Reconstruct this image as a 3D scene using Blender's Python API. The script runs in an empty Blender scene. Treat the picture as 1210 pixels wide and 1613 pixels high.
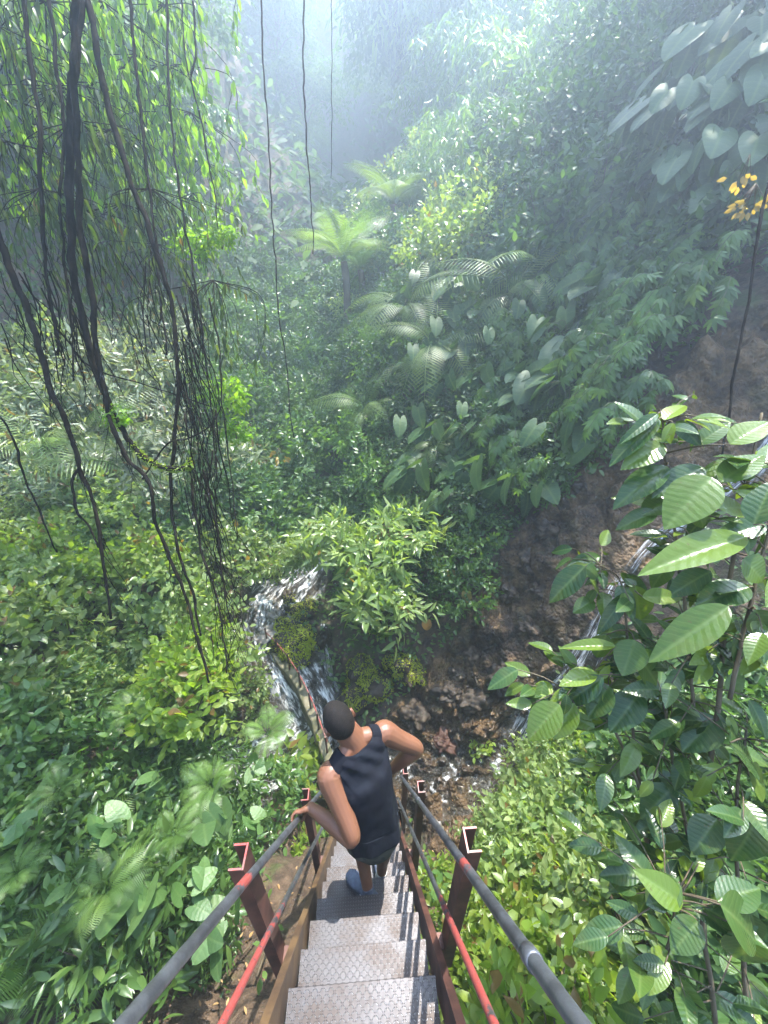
import bpy, math
import numpy as np
from mathutils import Vector
R = math.radians
rng = np.random.default_rng(11)
scene = bpy.context.scene
COL = scene.collection

# ------------------------------------------------------------------ camera, sky, sun, exposure
PITCH, FPX, CX, CY = R(28.5), 606.0, 605.0, 806.5
cam_data = bpy.data.cameras.new('camera')
cam = bpy.data.objects.new('camera', cam_data)
COL.objects.link(cam)
cam_data.sensor_width = 36.0
cam_data.lens = 36.0 * FPX / 1613.0
cam_data.clip_start = 0.05
cam_data.clip_end = 600.0
cam.location = (0, 0, 0)
cam.rotation_euler = (R(90) - PITCH, 0, 0)
scene.camera = cam

SUN_EL, SUN_AZ = R(68), R(34)          # azimuth measured from +Y towards +X
world = bpy.data.worlds.new('World')
scene.world = world
world.use_nodes = True
wn = world.node_tree
bg = wn.nodes['Background']
sky = wn.nodes.new('ShaderNodeTexSky')
sky.sky_type = 'NISHITA'
sky.sun_disc = False
sky.sun_elevation = SUN_EL
sky.sun_rotation = SUN_AZ
wn.links.new(sky.outputs[0], bg.inputs[0])
bg.inputs[1].default_value = 0.13
sl = bpy.data.lights.new('sun', 'SUN')
sl.energy = 5.0
sl.angle = R(0.5)
sl.color = (1.0, 0.95, 0.86)
so = bpy.data.objects.new('sun', sl)
COL.objects.link(so)
sd = Vector((math.cos(SUN_EL) * math.sin(SUN_AZ), math.cos(SUN_EL) * math.cos(SUN_AZ), math.sin(SUN_EL)))
so.rotation_euler = (-sd).to_track_quat('-Z', 'Y').to_euler()
vs = scene.view_settings
vs.view_transform = 'Standard'
vs.look = 'None'
vs.gamma = 1.0
vs.exposure = 2.5
cy = scene.cycles
cy.use_denoising = True
cy.max_bounces = 7
cy.diffuse_bounces = 3
cy.glossy_bounces = 3
cy.transmission_bounces = 5
cy.transparent_max_bounces = 12
cy.volume_bounces = 1
cy.sample_clamp_indirect = 6.0
cy.caustics_reflective = False
cy.caustics_refractive = False

# ------------------------------------------------------------------ pixel <-> world (photo pixels, camera at the origin)
SP, CP = math.sin(PITCH), math.cos(PITCH)
def ray(px, py):
    u, v = (px - CX) / FPX, (py - CY) / FPX
    return np.array([u, CP - SP * v, -SP - CP * v])
def at(px, py, k):
    return ray(px, py) * k
def proj(P):
    P = np.atleast_2d(P)
    z = P[:, 1] * CP - P[:, 2] * SP
    up = P[:, 1] * SP + P[:, 2] * CP
    zz = np.where(z > 0.05, z, 0.05)
    return CX + FPX * P[:, 0] / zz, CY - FPX * up / zz, z

# ------------------------------------------------------------------ noise
def _hash(ix, iy, iz, seed):
    h = (ix.astype(np.int64) * 374761393 + iy.astype(np.int64) * 668265263 + iz.astype(np.int64) * 2147483647 + seed * 144665) & 0xffffffff
    h = ((h ^ (h >> 13)) * 1274126177) & 0xffffffff
    h = ((h ^ (h >> 16)) * 2246822519) & 0xffffffff
    return ((h ^ (h >> 15)) & 0xffffff) / float(0xffffff)
def vnoise(P, seed=0):
    P = np.asarray(P, float)
    i = np.floor(P).astype(np.int64)
    f = P - i
    f = f * f * (3 - 2 * f)
    out = 0
    for a in (0, 1):
        for b in (0, 1):
            for c in (0, 1):
                w = (f[:, 0] if a else 1 - f[:, 0]) * (f[:, 1] if b else 1 - f[:, 1]) * (f[:, 2] if c else 1 - f[:, 2])
                out = out + w * _hash(i[:, 0] + a, i[:, 1] + b, i[:, 2] + c, seed)
    return out * 2 - 1
def fbm(P, octs=4, seed=0, gain=0.5):
    P = np.asarray(P, float)
    s, a, o = 1.0, 1.0, 0.0
    for k in range(octs):
        o = o + a * vnoise(P * s + 17.3 * k, seed + k)
        s *= 2.03
        a *= gain
    return o
def worley(P, seed=0):
    i = np.floor(P).astype(np.int64)
    best = np.full(len(P), 9.0)
    for a in (-1, 0, 1):
        for b in (-1, 0, 1):
            for c in (-1, 0, 1):
                j = i + np.array([a, b, c])
                q = j + np.stack([_hash(j[:, 0], j[:, 1], j[:, 2], seed + t) for t in (1, 2, 3)], 1)
                best = np.minimum(best, ((P - q) ** 2).sum(1))
    return np.sqrt(best)
def nrm(v):
    v = np.asarray(v, float)
    return v / np.maximum(np.linalg.norm(v, axis=-1, keepdims=True), 1e-9)
def smooth01(x, a, b):
    t = np.clip((x - a) / (b - a), 0, 1)
    return t * t * (3 - 2 * t)

# ------------------------------------------------------------------ mesh building
def make_mesh(name, V, T, uv=None, rnd=None, smooth=True, attrs=None):
    V = np.asarray(V, np.float32)
    T = np.asarray(T, np.int32)
    me = bpy.data.meshes.new(name)
    k = T.shape[1]
    me.vertices.add(len(V))
    me.vertices.foreach_set('co', V.ravel())
    me.loops.add(len(T) * k)
    me.loops.foreach_set('vertex_index', T.ravel())
    me.polygons.add(len(T))
    me.polygons.foreach_set('loop_start', np.arange(0, len(T) * k, k, dtype=np.int32))
    me.polygons.foreach_set('loop_total', np.full(len(T), k, np.int32))
    me.polygons.foreach_set('use_smooth', np.full(len(T), smooth, bool))
    me.update(calc_edges=True)
    if uv is not None:
        l = me.uv_layers.new(name='uv')
        l.data.foreach_set('uv', np.asarray(uv, np.float32)[T.ravel()].ravel())
    if rnd is not None:
        a = me.attributes.new('rnd', 'FLOAT', 'POINT')
        a.data.foreach_set('value', np.asarray(rnd, np.float32))
    for nm, val in (attrs or {}).items():
        a = me.attributes.new(nm, 'FLOAT', 'POINT')
        a.data.foreach_set('value', np.asarray(val, np.float32))
    return me
def link(name, me, mat=None, parent=None):
    o = bpy.data.objects.new(name, me)
    COL.objects.link(o)
    if mat is not None and me is not None and len(me.materials) == 0:
        me.materials.append(mat)
    if parent is not None:
        o.parent = parent
    return o
def tag(o, label=None, cat=None, group=None, kind=None):
    if label: o['label'] = label
    if cat: o['category'] = cat
    if group: o['group'] = group
    if kind: o['kind'] = kind
    return o
def empty(name, loc, rz=0.0, label=None, cat=None, group=None):
    o = bpy.data.objects.new(name, None)
    o.empty_display_size = 0.1
    COL.objects.link(o)
    o.location = [float(c) for c in loc]
    o.rotation_euler = (0, 0, rz)
    return tag(o, label, cat, group)
class Acc:
    """collects vertices, triangles, uv and a per-piece random number into one mesh"""
    def __init__(s): s.V, s.T, s.U, s.Rn, s.n = [], [], [], [], 0
    def add(s, V, T, U=None, r=None):
        V = np.asarray(V, float)
        s.V.append(V); s.T.append(np.asarray(T, np.int64) + s.n)
        s.U.append(np.zeros((len(V), 2)) if U is None else np.asarray(U))
        s.Rn.append(np.full(len(V), rng.random()) if r is None else (np.full(len(V), r) if np.isscalar(r) else np.asarray(r)))
        s.n += len(V)
    def arrays(s):
        return np.concatenate(s.V), np.concatenate(s.T), np.concatenate(s.U), np.concatenate(s.Rn)
    def mesh(s, name, smooth=True):
        V, T, U, r = s.arrays()
        return make_mesh(name, V, T, U, r, smooth)
def tri(Q):
    Q = np.asarray(Q)
    return np.concatenate([Q[:, [0, 1, 2]], Q[:, [0, 2, 3]]])
def grid_quads(nu, nv, wrap=False):
    """nu rings of nv points"""
    i = np.arange(nu - 1)[:, None] * nv
    j = np.arange(nv if wrap else nv - 1)[None, :]
    j2 = (j + 1) % nv
    return np.stack([i + j, i + j2, i + nv + j2, i + nv + j], -1).reshape(-1, 4)
def spline(P, n):
    P = np.asarray(P, float)
    if len(P) == 2:
        t = np.linspace(0, 1, n)[:, None]
        return P[0] * (1 - t) + P[1] * t
    Q = np.concatenate([[2 * P[0] - P[1]], P, [2 * P[-1] - P[-2]]])
    out = []
    ts = np.linspace(0, len(P) - 1, n)
    for t in ts:
        i = min(int(t), len(P) - 2)
        f = t - i
        a, b, c, d = Q[i:i + 4]
        out.append(0.5 * (2 * b + (c - a) * f + (2 * a - 5 * b + 4 * c - d) * f * f + (3 * b - a - 3 * c + d) * f ** 3))
    return np.array(out)
def tube(P, rad, sides=7, caps=True, jitter=0.0, flat=1.0):
    """a tapered round tube along P; returns V, T, UV (v in metres along it)"""
    P = np.asarray(P, float)
    n = len(P)
    rad = np.broadcast_to(np.asarray(rad, float), (n,)).copy()
    t = nrm(np.gradient(P, axis=0))
    a = np.array([0.31, 0.27, 0.91]) if abs(t[0][2]) < 0.8 else np.array([1.0, 0.1, 0.0])
    u = nrm(a - t[0] * a.dot(t[0]))
    fr = []
    for k in range(n):
        u = nrm(u - t[k] * u.dot(t[k]))
        fr.append((u, np.cross(t[k], u)))
    ang = np.linspace(0, 2 * math.pi, sides, endpoint=False)
    L = np.concatenate([[0], np.cumsum(np.linalg.norm(np.diff(P, axis=0), axis=1))])
    V, U = [], []
    for k in range(n):
        rr = rad[k] * (1 + jitter * (rng.random(sides) - 0.5))
        V.append(P[k] + (np.cos(ang) * rr)[:, None] * fr[k][0] + (np.sin(ang) * rr * flat)[:, None] * fr[k][1])
        U.append(np.stack([np.linspace(0, 1, sides), np.full(sides, L[k])], 1))
    V = np.concatenate(V); U = np.concatenate(U)
    T = tri(grid_quads(n, sides, True))
    if caps:
        m = len(V)
        V = np.concatenate([V, [P[0], P[-1]]])
        U = np.concatenate([U, [[0.5, 0], [0.5, L[-1]]]])
        j = np.arange(sides); j2 = (j + 1) % sides
        T = np.concatenate([T, np.stack([np.full(sides, m), j2, j], 1), np.stack([np.full(sides, m + 1), (n - 1) * sides + j, (n - 1) * sides + j2], 1)])
    return V, T, U
def box(c, ax, half):
    """an oriented box: centre, three axes, half sizes"""
    c = np.asarray(c, float); ax = nrm(np.asarray(ax, float))
    s = np.array([[a, b, d] for a in (-1, 1) for b in (-1, 1) for d in (-1, 1)], float)
    V = c + (s * half) @ ax
    Q = np.array([[0, 1, 3, 2], [4, 6, 7, 5], [0, 4, 5, 1], [2, 3, 7, 6], [0, 2, 6, 4], [1, 5, 7, 3]])
    return V, tri(Q)

# ------------------------------------------------------------------ materials
def new_mat(name):
    m = bpy.data.materials.new(name)
    m.use_nodes = True
    nt = m.node_tree
    nt.nodes.clear()
    out = nt.nodes.new('ShaderNodeOutputMaterial')
    return m, nt, out
class NB:
    """small node helper"""
    def __init__(s, nt): s.nt = nt
    def n(s, typ, **kw):
        nd = s.nt.nodes.new(typ)
        for k, v in kw.items(): setattr(nd, k, v)
        return nd
    def put(s, sock, v):
        if hasattr(v, 'is_output') or isinstance(v, bpy.types.NodeSocket): s.nt.links.new(v, sock)
        elif isinstance(v, (tuple, list)) and len(v) == 3 and sock.type == 'RGBA': sock.default_value = (*v, 1)
        else: sock.default_value = v
    def math(s, op, a, b=None, c=None, clamp=False):
        nd = s.n('ShaderNodeMath', operation=op, use_clamp=clamp)
        for k, v in enumerate((a, b, c)):
            if v is not None: s.put(nd.inputs[k], v)
        return nd.outputs[0]
    def mix(s, f, a, b, blend='MIX'):
        nd = s.n('ShaderNodeMix', data_type='RGBA', blend_type=blend)
        s.put(nd.inputs[0], f); s.put(nd.inputs[6], a); s.put(nd.inputs[7], b)
        return nd.outputs[2]
    def noise(s, vec, scale, detail=4, rough=0.55, dist=0.0):
        nd = s.n('ShaderNodeTexNoise')
        if vec is not None: s.put(nd.inputs['Vector'], vec)
        nd.inputs['Scale'].default_value = scale; nd.inputs['Detail'].default_value = detail
        nd.inputs['Roughness'].default_value = rough; nd.inputs['Distortion'].default_value = dist
        return nd.outputs[0]
    def ramp(s, f, stops, interp='LINEAR'):
        nd = s.n('ShaderNodeValToRGB')
        cr = nd.color_ramp
        cr.interpolation = interp
        while len(cr.elements) < len(stops): cr.elements.new(0.5)
        for e, (p, c) in zip(cr.elements, stops):
            e.position = p
            e.color = (*c, 1) if len(c) == 3 else c
        s.put(nd.inputs[0], f)
        return nd.outputs[0]
    def step(s, x, a, b):
        nd = s.n('ShaderNodeMapRange', interpolation_type='SMOOTHSTEP')
        s.put(nd.inputs[0], x); nd.inputs[1].default_value = a; nd.inputs[2].default_value = b
        return nd.outputs[0]
    def attr(s, name, fac=True):
        nd = s.n('ShaderNodeAttribute', attribute_name=name)
        return nd.outputs['Fac'] if fac else nd.outputs['Vector']
    def coord(s, which='Object'):
        return s.n('ShaderNodeTexCoord').outputs[which]
    def scale(s, vec, sc):
        nd = s.n('ShaderNodeVectorMath', operation='MULTIPLY')
        s.put(nd.inputs[0], vec); nd.inputs[1].default_value = sc
        return nd.outputs[0]
    def bump(s, h, strength=0.3, dist=0.01):
        nd = s.n('ShaderNodeBump')
        s.put(nd.inputs['Height'], h); nd.inputs['Strength'].default_value = strength; nd.inputs['Distance'].default_value = dist
        return nd.outputs[0]
    def bsdf(s, color, rough=0.5, metal=0.0, spec=0.5, normal=None, **kw):
        nd = s.n('ShaderNodeBsdfPrincipled')
        s.put(nd.inputs['Base Color'], color); s.put(nd.inputs['Roughness'], rough); s.put(nd.inputs['Metallic'], metal)
        nd.inputs['Specular IOR Level'].default_value = spec
        if normal is not None: s.put(nd.inputs['Normal'], normal)
        for k, v in kw.items(): s.put(nd.inputs[k], v)
        return nd.outputs[0]
LEAF_GAIN = 1.3
def leaf_mat(name, cols, rough=0.38, transl=0.42, tcol=None, veins=0.0, spec=0.5, autumn=0.0, vcount=9.0, spots=0.0):
    """cols: three base colours picked by the leaf's own random number"""
    cols = [tuple(min(.5, c * LEAF_GAIN) for c in q) for q in cols]
    m, nt, out = new_mat(name)
    b = NB(nt)
    oi = b.n('ShaderNodeObjectInfo').outputs['Random']
    r = b.math('FRACT', b.math('ADD', b.attr('rnd'), b.math('MULTIPLY', oi, 0.61)))
    stops = [(0.0, cols[0]), (0.5, cols[1]), (1.0, cols[2])]
    col = b.ramp(r, stops)
    vary = b.math('ADD', 0.78, b.math('MULTIPLY', oi, 0.44))
    col = b.mix(1.0, col, b.n('ShaderNodeCombineColor').outputs[0], 'MIX') if False else col
    hs = b.n('ShaderNodeHueSaturation')
    b.put(hs.inputs['Color'], col); b.put(hs.inputs['Value'], vary); hs.inputs['Saturation'].default_value = 1.0
    col = hs.outputs[0]
    if autumn:
        f = b.math('GREATER_THAN', b.attr('rnd'), 1.0 - autumn)
        col = b.mix(f, col, (0.16, 0.10, 0.03))
    if spots:
        sp = b.noise(b.coord(), 60, 3, .6)
        col = b.mix(b.math('MULTIPLY', b.step(sp, .66, .72), spots), col, (.10, .075, .025))
        col = b.mix(b.math('MULTIPLY', b.step(b.noise(b.coord(), 18, 3), .45, .7), spots * .5), col, (.10, .12, .03))
    normal = None
    if veins:
        uv = b.n('ShaderNodeUVMap').outputs[0]
        sx = b.n('ShaderNodeSeparateXYZ'); b.put(sx.inputs[0], uv)
        x = b.math('ABSOLUTE', b.math('SUBTRACT', sx.outputs[0], 0.5))
        ph = b.math('ADD', b.math('MULTIPLY', b.math('SUBTRACT', sx.outputs[1], b.math('MULTIPLY', x, 0.55)), vcount), b.math('MULTIPLY', b.noise(b.coord(), 25, 2), .7))
        saw = b.math('ABSOLUTE', b.math('SUBTRACT', b.math('FRACT', ph), 0.5))       # 0.5 at a vein, 0 between
        side = b.step(saw, 0.38, 0.5)
        mid = b.step(x, 0.045, 0.0)
        v = b.math('MAXIMUM', b.math('MULTIPLY', side, 0.6), mid)
        col = b.mix(b.math('MULTIPLY', v, 0.30), col, (0.17, 0.24, 0.08))
        h = b.math('SUBTRACT', b.math('MULTIPLY', saw, -2.0), b.math('MULTIPLY', mid, 0.7))
        h = b.math('ADD', h, b.math('MULTIPLY', b.noise(b.coord(), 140, 3), .8))
        normal = b.bump(h, veins, 0.004)
    p = b.bsdf(col, rough, 0.0, spec, normal)
    tr = b.n('ShaderNodeBsdfTranslucent')
    t = tcol or (1.9, 2.0, 0.55)
    mm = b.n('ShaderNodeMix', data_type='RGBA', blend_type='MULTIPLY')
    mm.inputs[0].default_value = 1.0
    b.put(mm.inputs[6], col); mm.inputs[7].default_value = (*t, 1)
    b.put(tr.inputs[0], mm.outputs[2])
    ms = b.n('ShaderNodeMixShader')
    ms.inputs[0].default_value = transl
    nt.links.new(p, ms.inputs[1]); nt.links.new(tr.outputs[0], ms.inputs[2])
    nt.links.new(ms.outputs[0], out.inputs[0])
    return m
def plain_mat(name, c1, c2, scale=8.0, rough=0.7, metal=0.0, bump=0.3, dist=0.01, spec=0.4, stretch=(1, 1, 1)):
    m, nt, out = new_mat(name)
    b = NB(nt)
    co = b.scale(b.coord(), stretch)
    f = b.noise(co, scale, 6, 0.6)
    col = b.mix(b.step(f, 0.35, 0.65), c1, c2)
    nt.links.new(b.bsdf(col, rough, metal, spec, b.bump(b.noise(co, scale * 3, 5), bump, dist)), out.inputs[0])
    return m
# ================================================================== the ravine: one ground sheet
CTRL = np.array([
 # behind and beside the top of the stairs
 (0, -3, -1.9), (-4, -3, -1.9), (4, -3, -1.6), (-2.2, -.6, -3.0), (2.2, -.6, -2.6), (0, -.6, -2.2), (-9, -3, -1.0), (9, -3, 0.5),
 (0, 0, -2.75), (-.05, .6, -3.55), (-.1, 1.1, -4.35), (-.15, 1.6, -5.0), (-.2, 2.2, -5.45), (.9, 1.1, -4.3), (-.9, 1.1, -4.3),
 # right bank below the foreground shrubs
 (1.5, 1.0, -3.7), (2.6, 1.5, -3.4), (1.7, 1.9, -4.7), (2.6, 2.3, -4.3), (4.2, 1.8, -2.4), (6, 1.5, -.6),
 # stream bed
 (1.06, 2.8, -5.6), (.3, 2.9, -5.65), (-.4, 3.1, -5.6), (-1.4, 3.15, -5.6), (-1.32, 4.0, -5.15), (-1.75, 4.5, -4.9), (-1.8, 5.2, -4.55), (-1.25, 5.7, -4.35), (-1.0, 6.6, -4.0),
 (-2.0, 2.9, -5.6), (-2.6, 2.7, -5.3),
 # right rock face and waterfall
 (1.86, 2.95, -5.25), (2.5, 3.3, -4.1), (2.87, 4.1, -2.8), (4.27, 4.14, -1.9), (4.3, 5.1, -.75), (5.3, 6.9, .9), (6.4, 5.5, 1.3), (6.5, 3.5, -.2),
 # vegetated right hill
 (.95, 4.1, -4.6), (.42, 3.9, -5.1), (.55, 5.1, -3.8), (1.9, 6.25, -2.5), (3.2, 7.3, -.6), (-.3, 6.6, -3.3), (-.2, 9, -1.0), (.9, 8.0, -1.3), (4.4, 8.9, 1.3), (4, 13.9, 4.0), (2.1, 16.3, 4.2), (9, 10, 6), (8.5, 15, 8),
 # left bank and left wall
 (-2.2, 2.0, -4.6), (-1.35, 1.35, -4.5), (-2.3, .9, -3.7), (-3.4, 2.2, -3.9), (-3.9, 3.4, -3.7), (-2.6, 4.1, -4.4), (-4.5, 5.7, -3.5), (-2.7, 5.6, -4.2), (-2.4, 6.8, -3.9), (-2.9, 9, -2.9), (-5.0, 9.0, -1.2), (-7, 6.5, -2.2), (-9, 9, .8), (-5.5, 15, .8), (-9.5, 15, 3.4), (-7, 2, -2.6), (-11, 3, 0),
 (-1.6, 9.2, -3.2), (-1.8, 12.5, -1.6), (-2.3, 16, .3),
 # far walls
 (-3.2, 23, 3), (-8.5, 24, 6.5), (-14, 22, 10), (3.5, 24, 9), (10, 23, 15), (-6, 30, 8), (-12, 32, 15), (-20, 25, 15), (-1.8, 32, 7.5), (1.5, 31, 12), (7, 33, 20), (16, 20, 17), (16, 5, 9), (-18, 8, 7), (16, -3, 6), (-18, -3, 4),
 (-1.5, 44, 15), (-9, 43, 27), (6, 44, 27), (-20, 40, 30), (20, 40, 32), (-1, 56, 24), (-14, 58, 38), (12, 58, 38), (-26, 20, 20), (26, 20, 26), (-26, 58, 40), (26, 58, 42), (26, -3, 12), (-26, -3, 10),
 (-5.5, 25.5, 13.5), (-2.2, 28.5, 13.0), (-8.5, 23.5, 13.5), (-1.0, 30.5, 12.6)], float)
_far = CTRL[:, 1] >= 20
CTRL[_far] *= 1.5
_side = (np.abs(CTRL[:, 0]) >= 16) & ~_far
CTRL[_side] *= [1.5, 1, 1.4]
def _phi(r2):
    return 0.5 * r2 * np.log(np.maximum(r2, 1e-9))
_n = len(CTRL)
_A = np.zeros((_n + 3, _n + 3))
_A[:_n, :_n] = _phi(((CTRL[:, None, :2] - CTRL[None, :, :2]) ** 2).sum(-1)) + np.eye(_n) * 0.02
_A[:_n, _n] = 1; _A[:_n, _n + 1:] = CTRL[:, :2]
_A[_n:, :_n] = _A[:_n, _n:].T
_W = np.linalg.solve(_A, np.concatenate([CTRL[:, 2], np.zeros(3)]))
def base_z(x, y):
    x = np.asarray(x, float); y = np.asarray(y, float)
    o = np.empty(x.size)
    X = np.stack([x.ravel(), y.ravel()], 1)
    for i in range(0, len(X), 20000):
        q = X[i:i + 20000]
        o[i:i + 20000] = _phi(((q[:, None] - CTRL[None, :, :2]) ** 2).sum(-1)) @ _W[:_n] + _W[_n] + q @ _W[_n + 1:]
    return o.reshape(x.shape)

# stairs frame: s = horizontal distance along the flight, lat = sideways, U = height
SA, LAT0 = R(-3.4), -.06
def stair(s, lat, U):
    lat = lat + LAT0
    return np.array([math.sin(SA) * s + math.cos(SA) * lat, math.cos(SA) * s - math.sin(SA) * lat, U])
S_DIR = np.array([math.sin(SA), math.cos(SA), 0]); S_LAT = np.array([math.cos(SA), -math.sin(SA), 0])
SLOPE = 1.624
def nosing_U(s): return -1.68 - SLOPE * s

STREAM = np.array([(-1.0, 8.0), (-1.15, 6.4), (-1.35, 5.7), (-1.78, 5.1), (-1.75, 4.5), (-1.35, 4.0), (-.95, 3.45), (-1.3, 3.05), (-2.0, 2.75), (-2.8, 2.5)])
POOL = np.array([(1.9, 2.95), (1.3, 2.85), (.6, 2.8), (-.1, 2.95), (-.9, 3.3)])
def seg_dist(x, y, L):
    P = np.stack([np.ravel(x), np.ravel(y)], 1)
    d = np.full(len(P), 1e9)
    for a, b in zip(L[:-1], L[1:]):
        ab = b - a
        t = np.clip(((P - a) @ ab) / ab.dot(ab), 0, 1)
        d = np.minimum(d, np.linalg.norm(P - a - t[:, None] * ab, axis=1))
    return d.reshape(np.shape(x))
FALL_A = np.array([at(985, 905, 4.75), at(960, 960, 4.75), at(925, 1030, 4.75), at(880, 1090, 4.9), at(850, 1140, 5.0), at(825, 1190, 5.0)])[:, :2]
FALL_B = np.array([at(1235, 690, 4.6), at(1190, 745, 4.6), at(1140, 800, 4.65), at(1040, 850, 4.75), at(985, 905, 4.75)])[:, :2]
def in_poly(px, py, poly):
    poly = np.asarray(poly, float)
    ins = np.zeros(np.shape(px), bool)
    j = len(poly) - 1
    for i in range(len(poly)):
        xi, yi = poly[i]; xj, yj = poly[j]
        c = ((yi > py) != (yj > py)) & (px < (xj - xi) * (py - yi) / (yj - yi + 1e-12) + xi)
        ins ^= c
        j = i
    return ins
# bare earth and rock, as areas on the ground (plan), taken from where they stand
def to_plan(poly_px, z_guess):
    return [tuple(at(px, py, k)[:2]) for (px, py, k) in poly_px]
ROCK_PX = [(560, 1180, 5.3), (650, 1085, 5.5), (720, 1000, 5.3), (790, 870, 5.2), (890, 760, 5.3), (1010, 650, 5.2), (1110, 540, 5.1), (1230, 450, 5.1), (1260, 760, 4.4), (1080, 830, 4.6), (980, 1000, 4.4), (930, 1130, 4.4), (850, 1230, 4.5), (800, 1330, 4.4), (710, 1390, 4.2), (640, 1300, 4.8)]
def rock_amount(x, y, z):
    px, py, d = proj(np.stack([np.ravel(x), np.ravel(y), np.ravel(z)], 1))
    inside = in_poly(px, py, [(a, b) for a, b, _ in ROCK_PX]) & (d > 3.0) & (d < 7.5)
    return inside.reshape(np.shape(x)).astype(float)
def lat_s(x, y):
    return x * S_LAT[0] + y * S_LAT[1] - LAT0, x * S_DIR[0] + y * S_DIR[1]
def ground_z(x, y):
    x = np.asarray(x, float); y = np.asarray(y, float)
    z = base_z(x, y)
    z = np.where(z > 15, 15 + 11 * np.tanh((z - 15) / 11), z)
    lat, s = lat_s(x, y)
    cap = np.where((np.abs(lat) < .8) & (s > -3) & (s < 2.6), nosing_U(np.clip(s, -.5, 2.3)) - .42, 1e9)
    z = np.minimum(z, cap)
    return z
def ground_detail(x, y, z):
    """lumps and stones of the soil: large on the rock face, small elsewhere"""
    P = np.stack([x, y, z * .7], -1).reshape(-1, 3)
    rk = rock_amount(x, y, z).ravel()
    near = 1 - smooth01(y.ravel(), 8, 14)
    d = .10 * fbm(P * 1.1, 4, 3) + .030 * fbm(P * 5.0, 3, 9)
    cell = worley(P * np.array([2.3, 2.3, 1.8]) + .25 * np.stack([fbm(P * 2, 2, 5)] * 3, 1), 21)
    cell2 = worley(P * 6.2, 31)
    cell3 = worley(P * 13.0, 33)
    lump = (.26 * (.62 - cell) + .19 * (.55 - cell2) + .09 * (.5 - cell3))
    dw = np.minimum(seg_dist(x.ravel(), y.ravel(), FALL_A), seg_dist(x.ravel(), y.ravel(), FALL_B))
    rk = rk * (1 - .8 * np.exp(-(dw / .32) ** 2))
    return (d + rk * (1.45 * lump + .09 * fbm(P * 2.2, 4, 41)) + (1 - rk) * .05 * (.5 - cell2)) * np.where(near > 0, 1, 3.0)
def warp_axis(lo, hi, c, fine, n):
    """samples from lo to hi, denser round c"""
    u = np.linspace(-1, 1, n)
    a = np.sinh(u * 3.2) / np.sinh(3.2)
    return np.where(a < 0, c + a * (c - lo), c + a * (hi - c))
gx = warp_axis(-45, 45, .9, 0, 560)
gy = warp_axis(-4, 95, 3.6, 0, 600)
GX, GY = np.meshgrid(gx, gy, indexing='ij')
GZ = ground_z(GX, GY)
# push detail along a rough normal so that steep rock gets lumps too
dzx = np.gradient(GZ, axis=0) / np.gradient(GX, axis=0); dzy = np.gradient(GZ, axis=1) / np.gradient(GY, axis=1)
NN = nrm(np.stack([-dzx, -dzy, np.ones_like(dzx)], -1))
DET = ground_detail(GX, GY, GZ).reshape(GZ.shape)
rockA = rock_amount(GX, GY, GZ)
wet = np.exp(-(np.minimum(seg_dist(GX, GY, STREAM), seg_dist(GX, GY, POOL)) / .7) ** 2)
PG = np.stack([GX, GY, GZ], -1) + NN * DET[..., None]
gm = make_mesh('ground', PG.reshape(-1, 3), grid_quads(len(gx), len(gy))[:, ::-1], attrs={'rock': rockA.ravel(), 'wet': wet.ravel()})

m, nt, out = new_mat('earth')
b = NB(nt)
co = b.coord()
geo = b.n('ShaderNodeNewGeometry')
n1 = b.noise(co, 1.6, 7, .62); n2 = b.noise(co, 9, 6, .6); n3 = b.noise(co, 38, 4, .6)
soil = b.mix(b.step(n2, .35, .68), (.042, .026, .016), (.12, .078, .048))
rockc = b.ramp(b.math('ADD', b.math('MULTIPLY', n1, .6), b.math('MULTIPLY', n2, .4)), [(.34, (.014, .010, .007)), (.45, (.060, .034, .016)), (.56, (.165, .096, .038)), (.68, (.08, .046, .022))])
col = b.mix(b.attr('rock'), soil, rockc)
litter = b.step(b.noise(co, 55, 2, .5, 1.5), .62, .70)
col = b.mix(b.math('MULTIPLY', litter, .5), col, (.19, .12, .055))
mossf = b.math('MULTIPLY', b.step(b.noise(co, 2.4, 5, .6), .52, .66), b.math('SUBTRACT', 1.0, b.math('MULTIPLY', b.attr('rock'), .8)))
moss = b.mix(n3, (.03, .05, .01), (.08, .12, .02))
col = b.mix(b.math('MULTIPLY', mossf, .8), col, moss)
w = b.attr('wet')
col = b.mix(b.math('MULTIPLY', w, .55), col, (.022, .017, .013))
rough = b.math('SUBTRACT', .78, b.math('ADD', b.math('MULTIPLY', w, .42), b.math('MULTIPLY', b.math('MULTIPLY', b.step(n1, .4, .6), b.attr('rock')), .32)))
vr = []
for sc_ in (9.0, 24.0):
    vo = b.n('ShaderNodeTexVoronoi'); b.put(vo.inputs['Vector'], b.mix(.08, co, b.n('ShaderNodeTexNoise').outputs[1])); vo.inputs['Scale'].default_value = sc_
    vr.append(b.math('MULTIPLY', vo.outputs['Distance'], b.attr('rock')))
hgt = b.math('ADD', b.math('MULTIPLY', n2, .7), b.math('MULTIPLY', n3, .45))
hgt = b.math('SUBTRACT', hgt, b.math('ADD', b.math('MULTIPLY', vr[0], 1.3), b.math('MULTIPLY', vr[1], .6)))
nt.links.new(b.bsdf(col, rough, 0, .45, b.bump(hgt, 1.0, .07)), out.inputs[0])
EARTH = m
ground = link('ground', gm, EARTH)
tag(ground, kind='structure')
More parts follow.
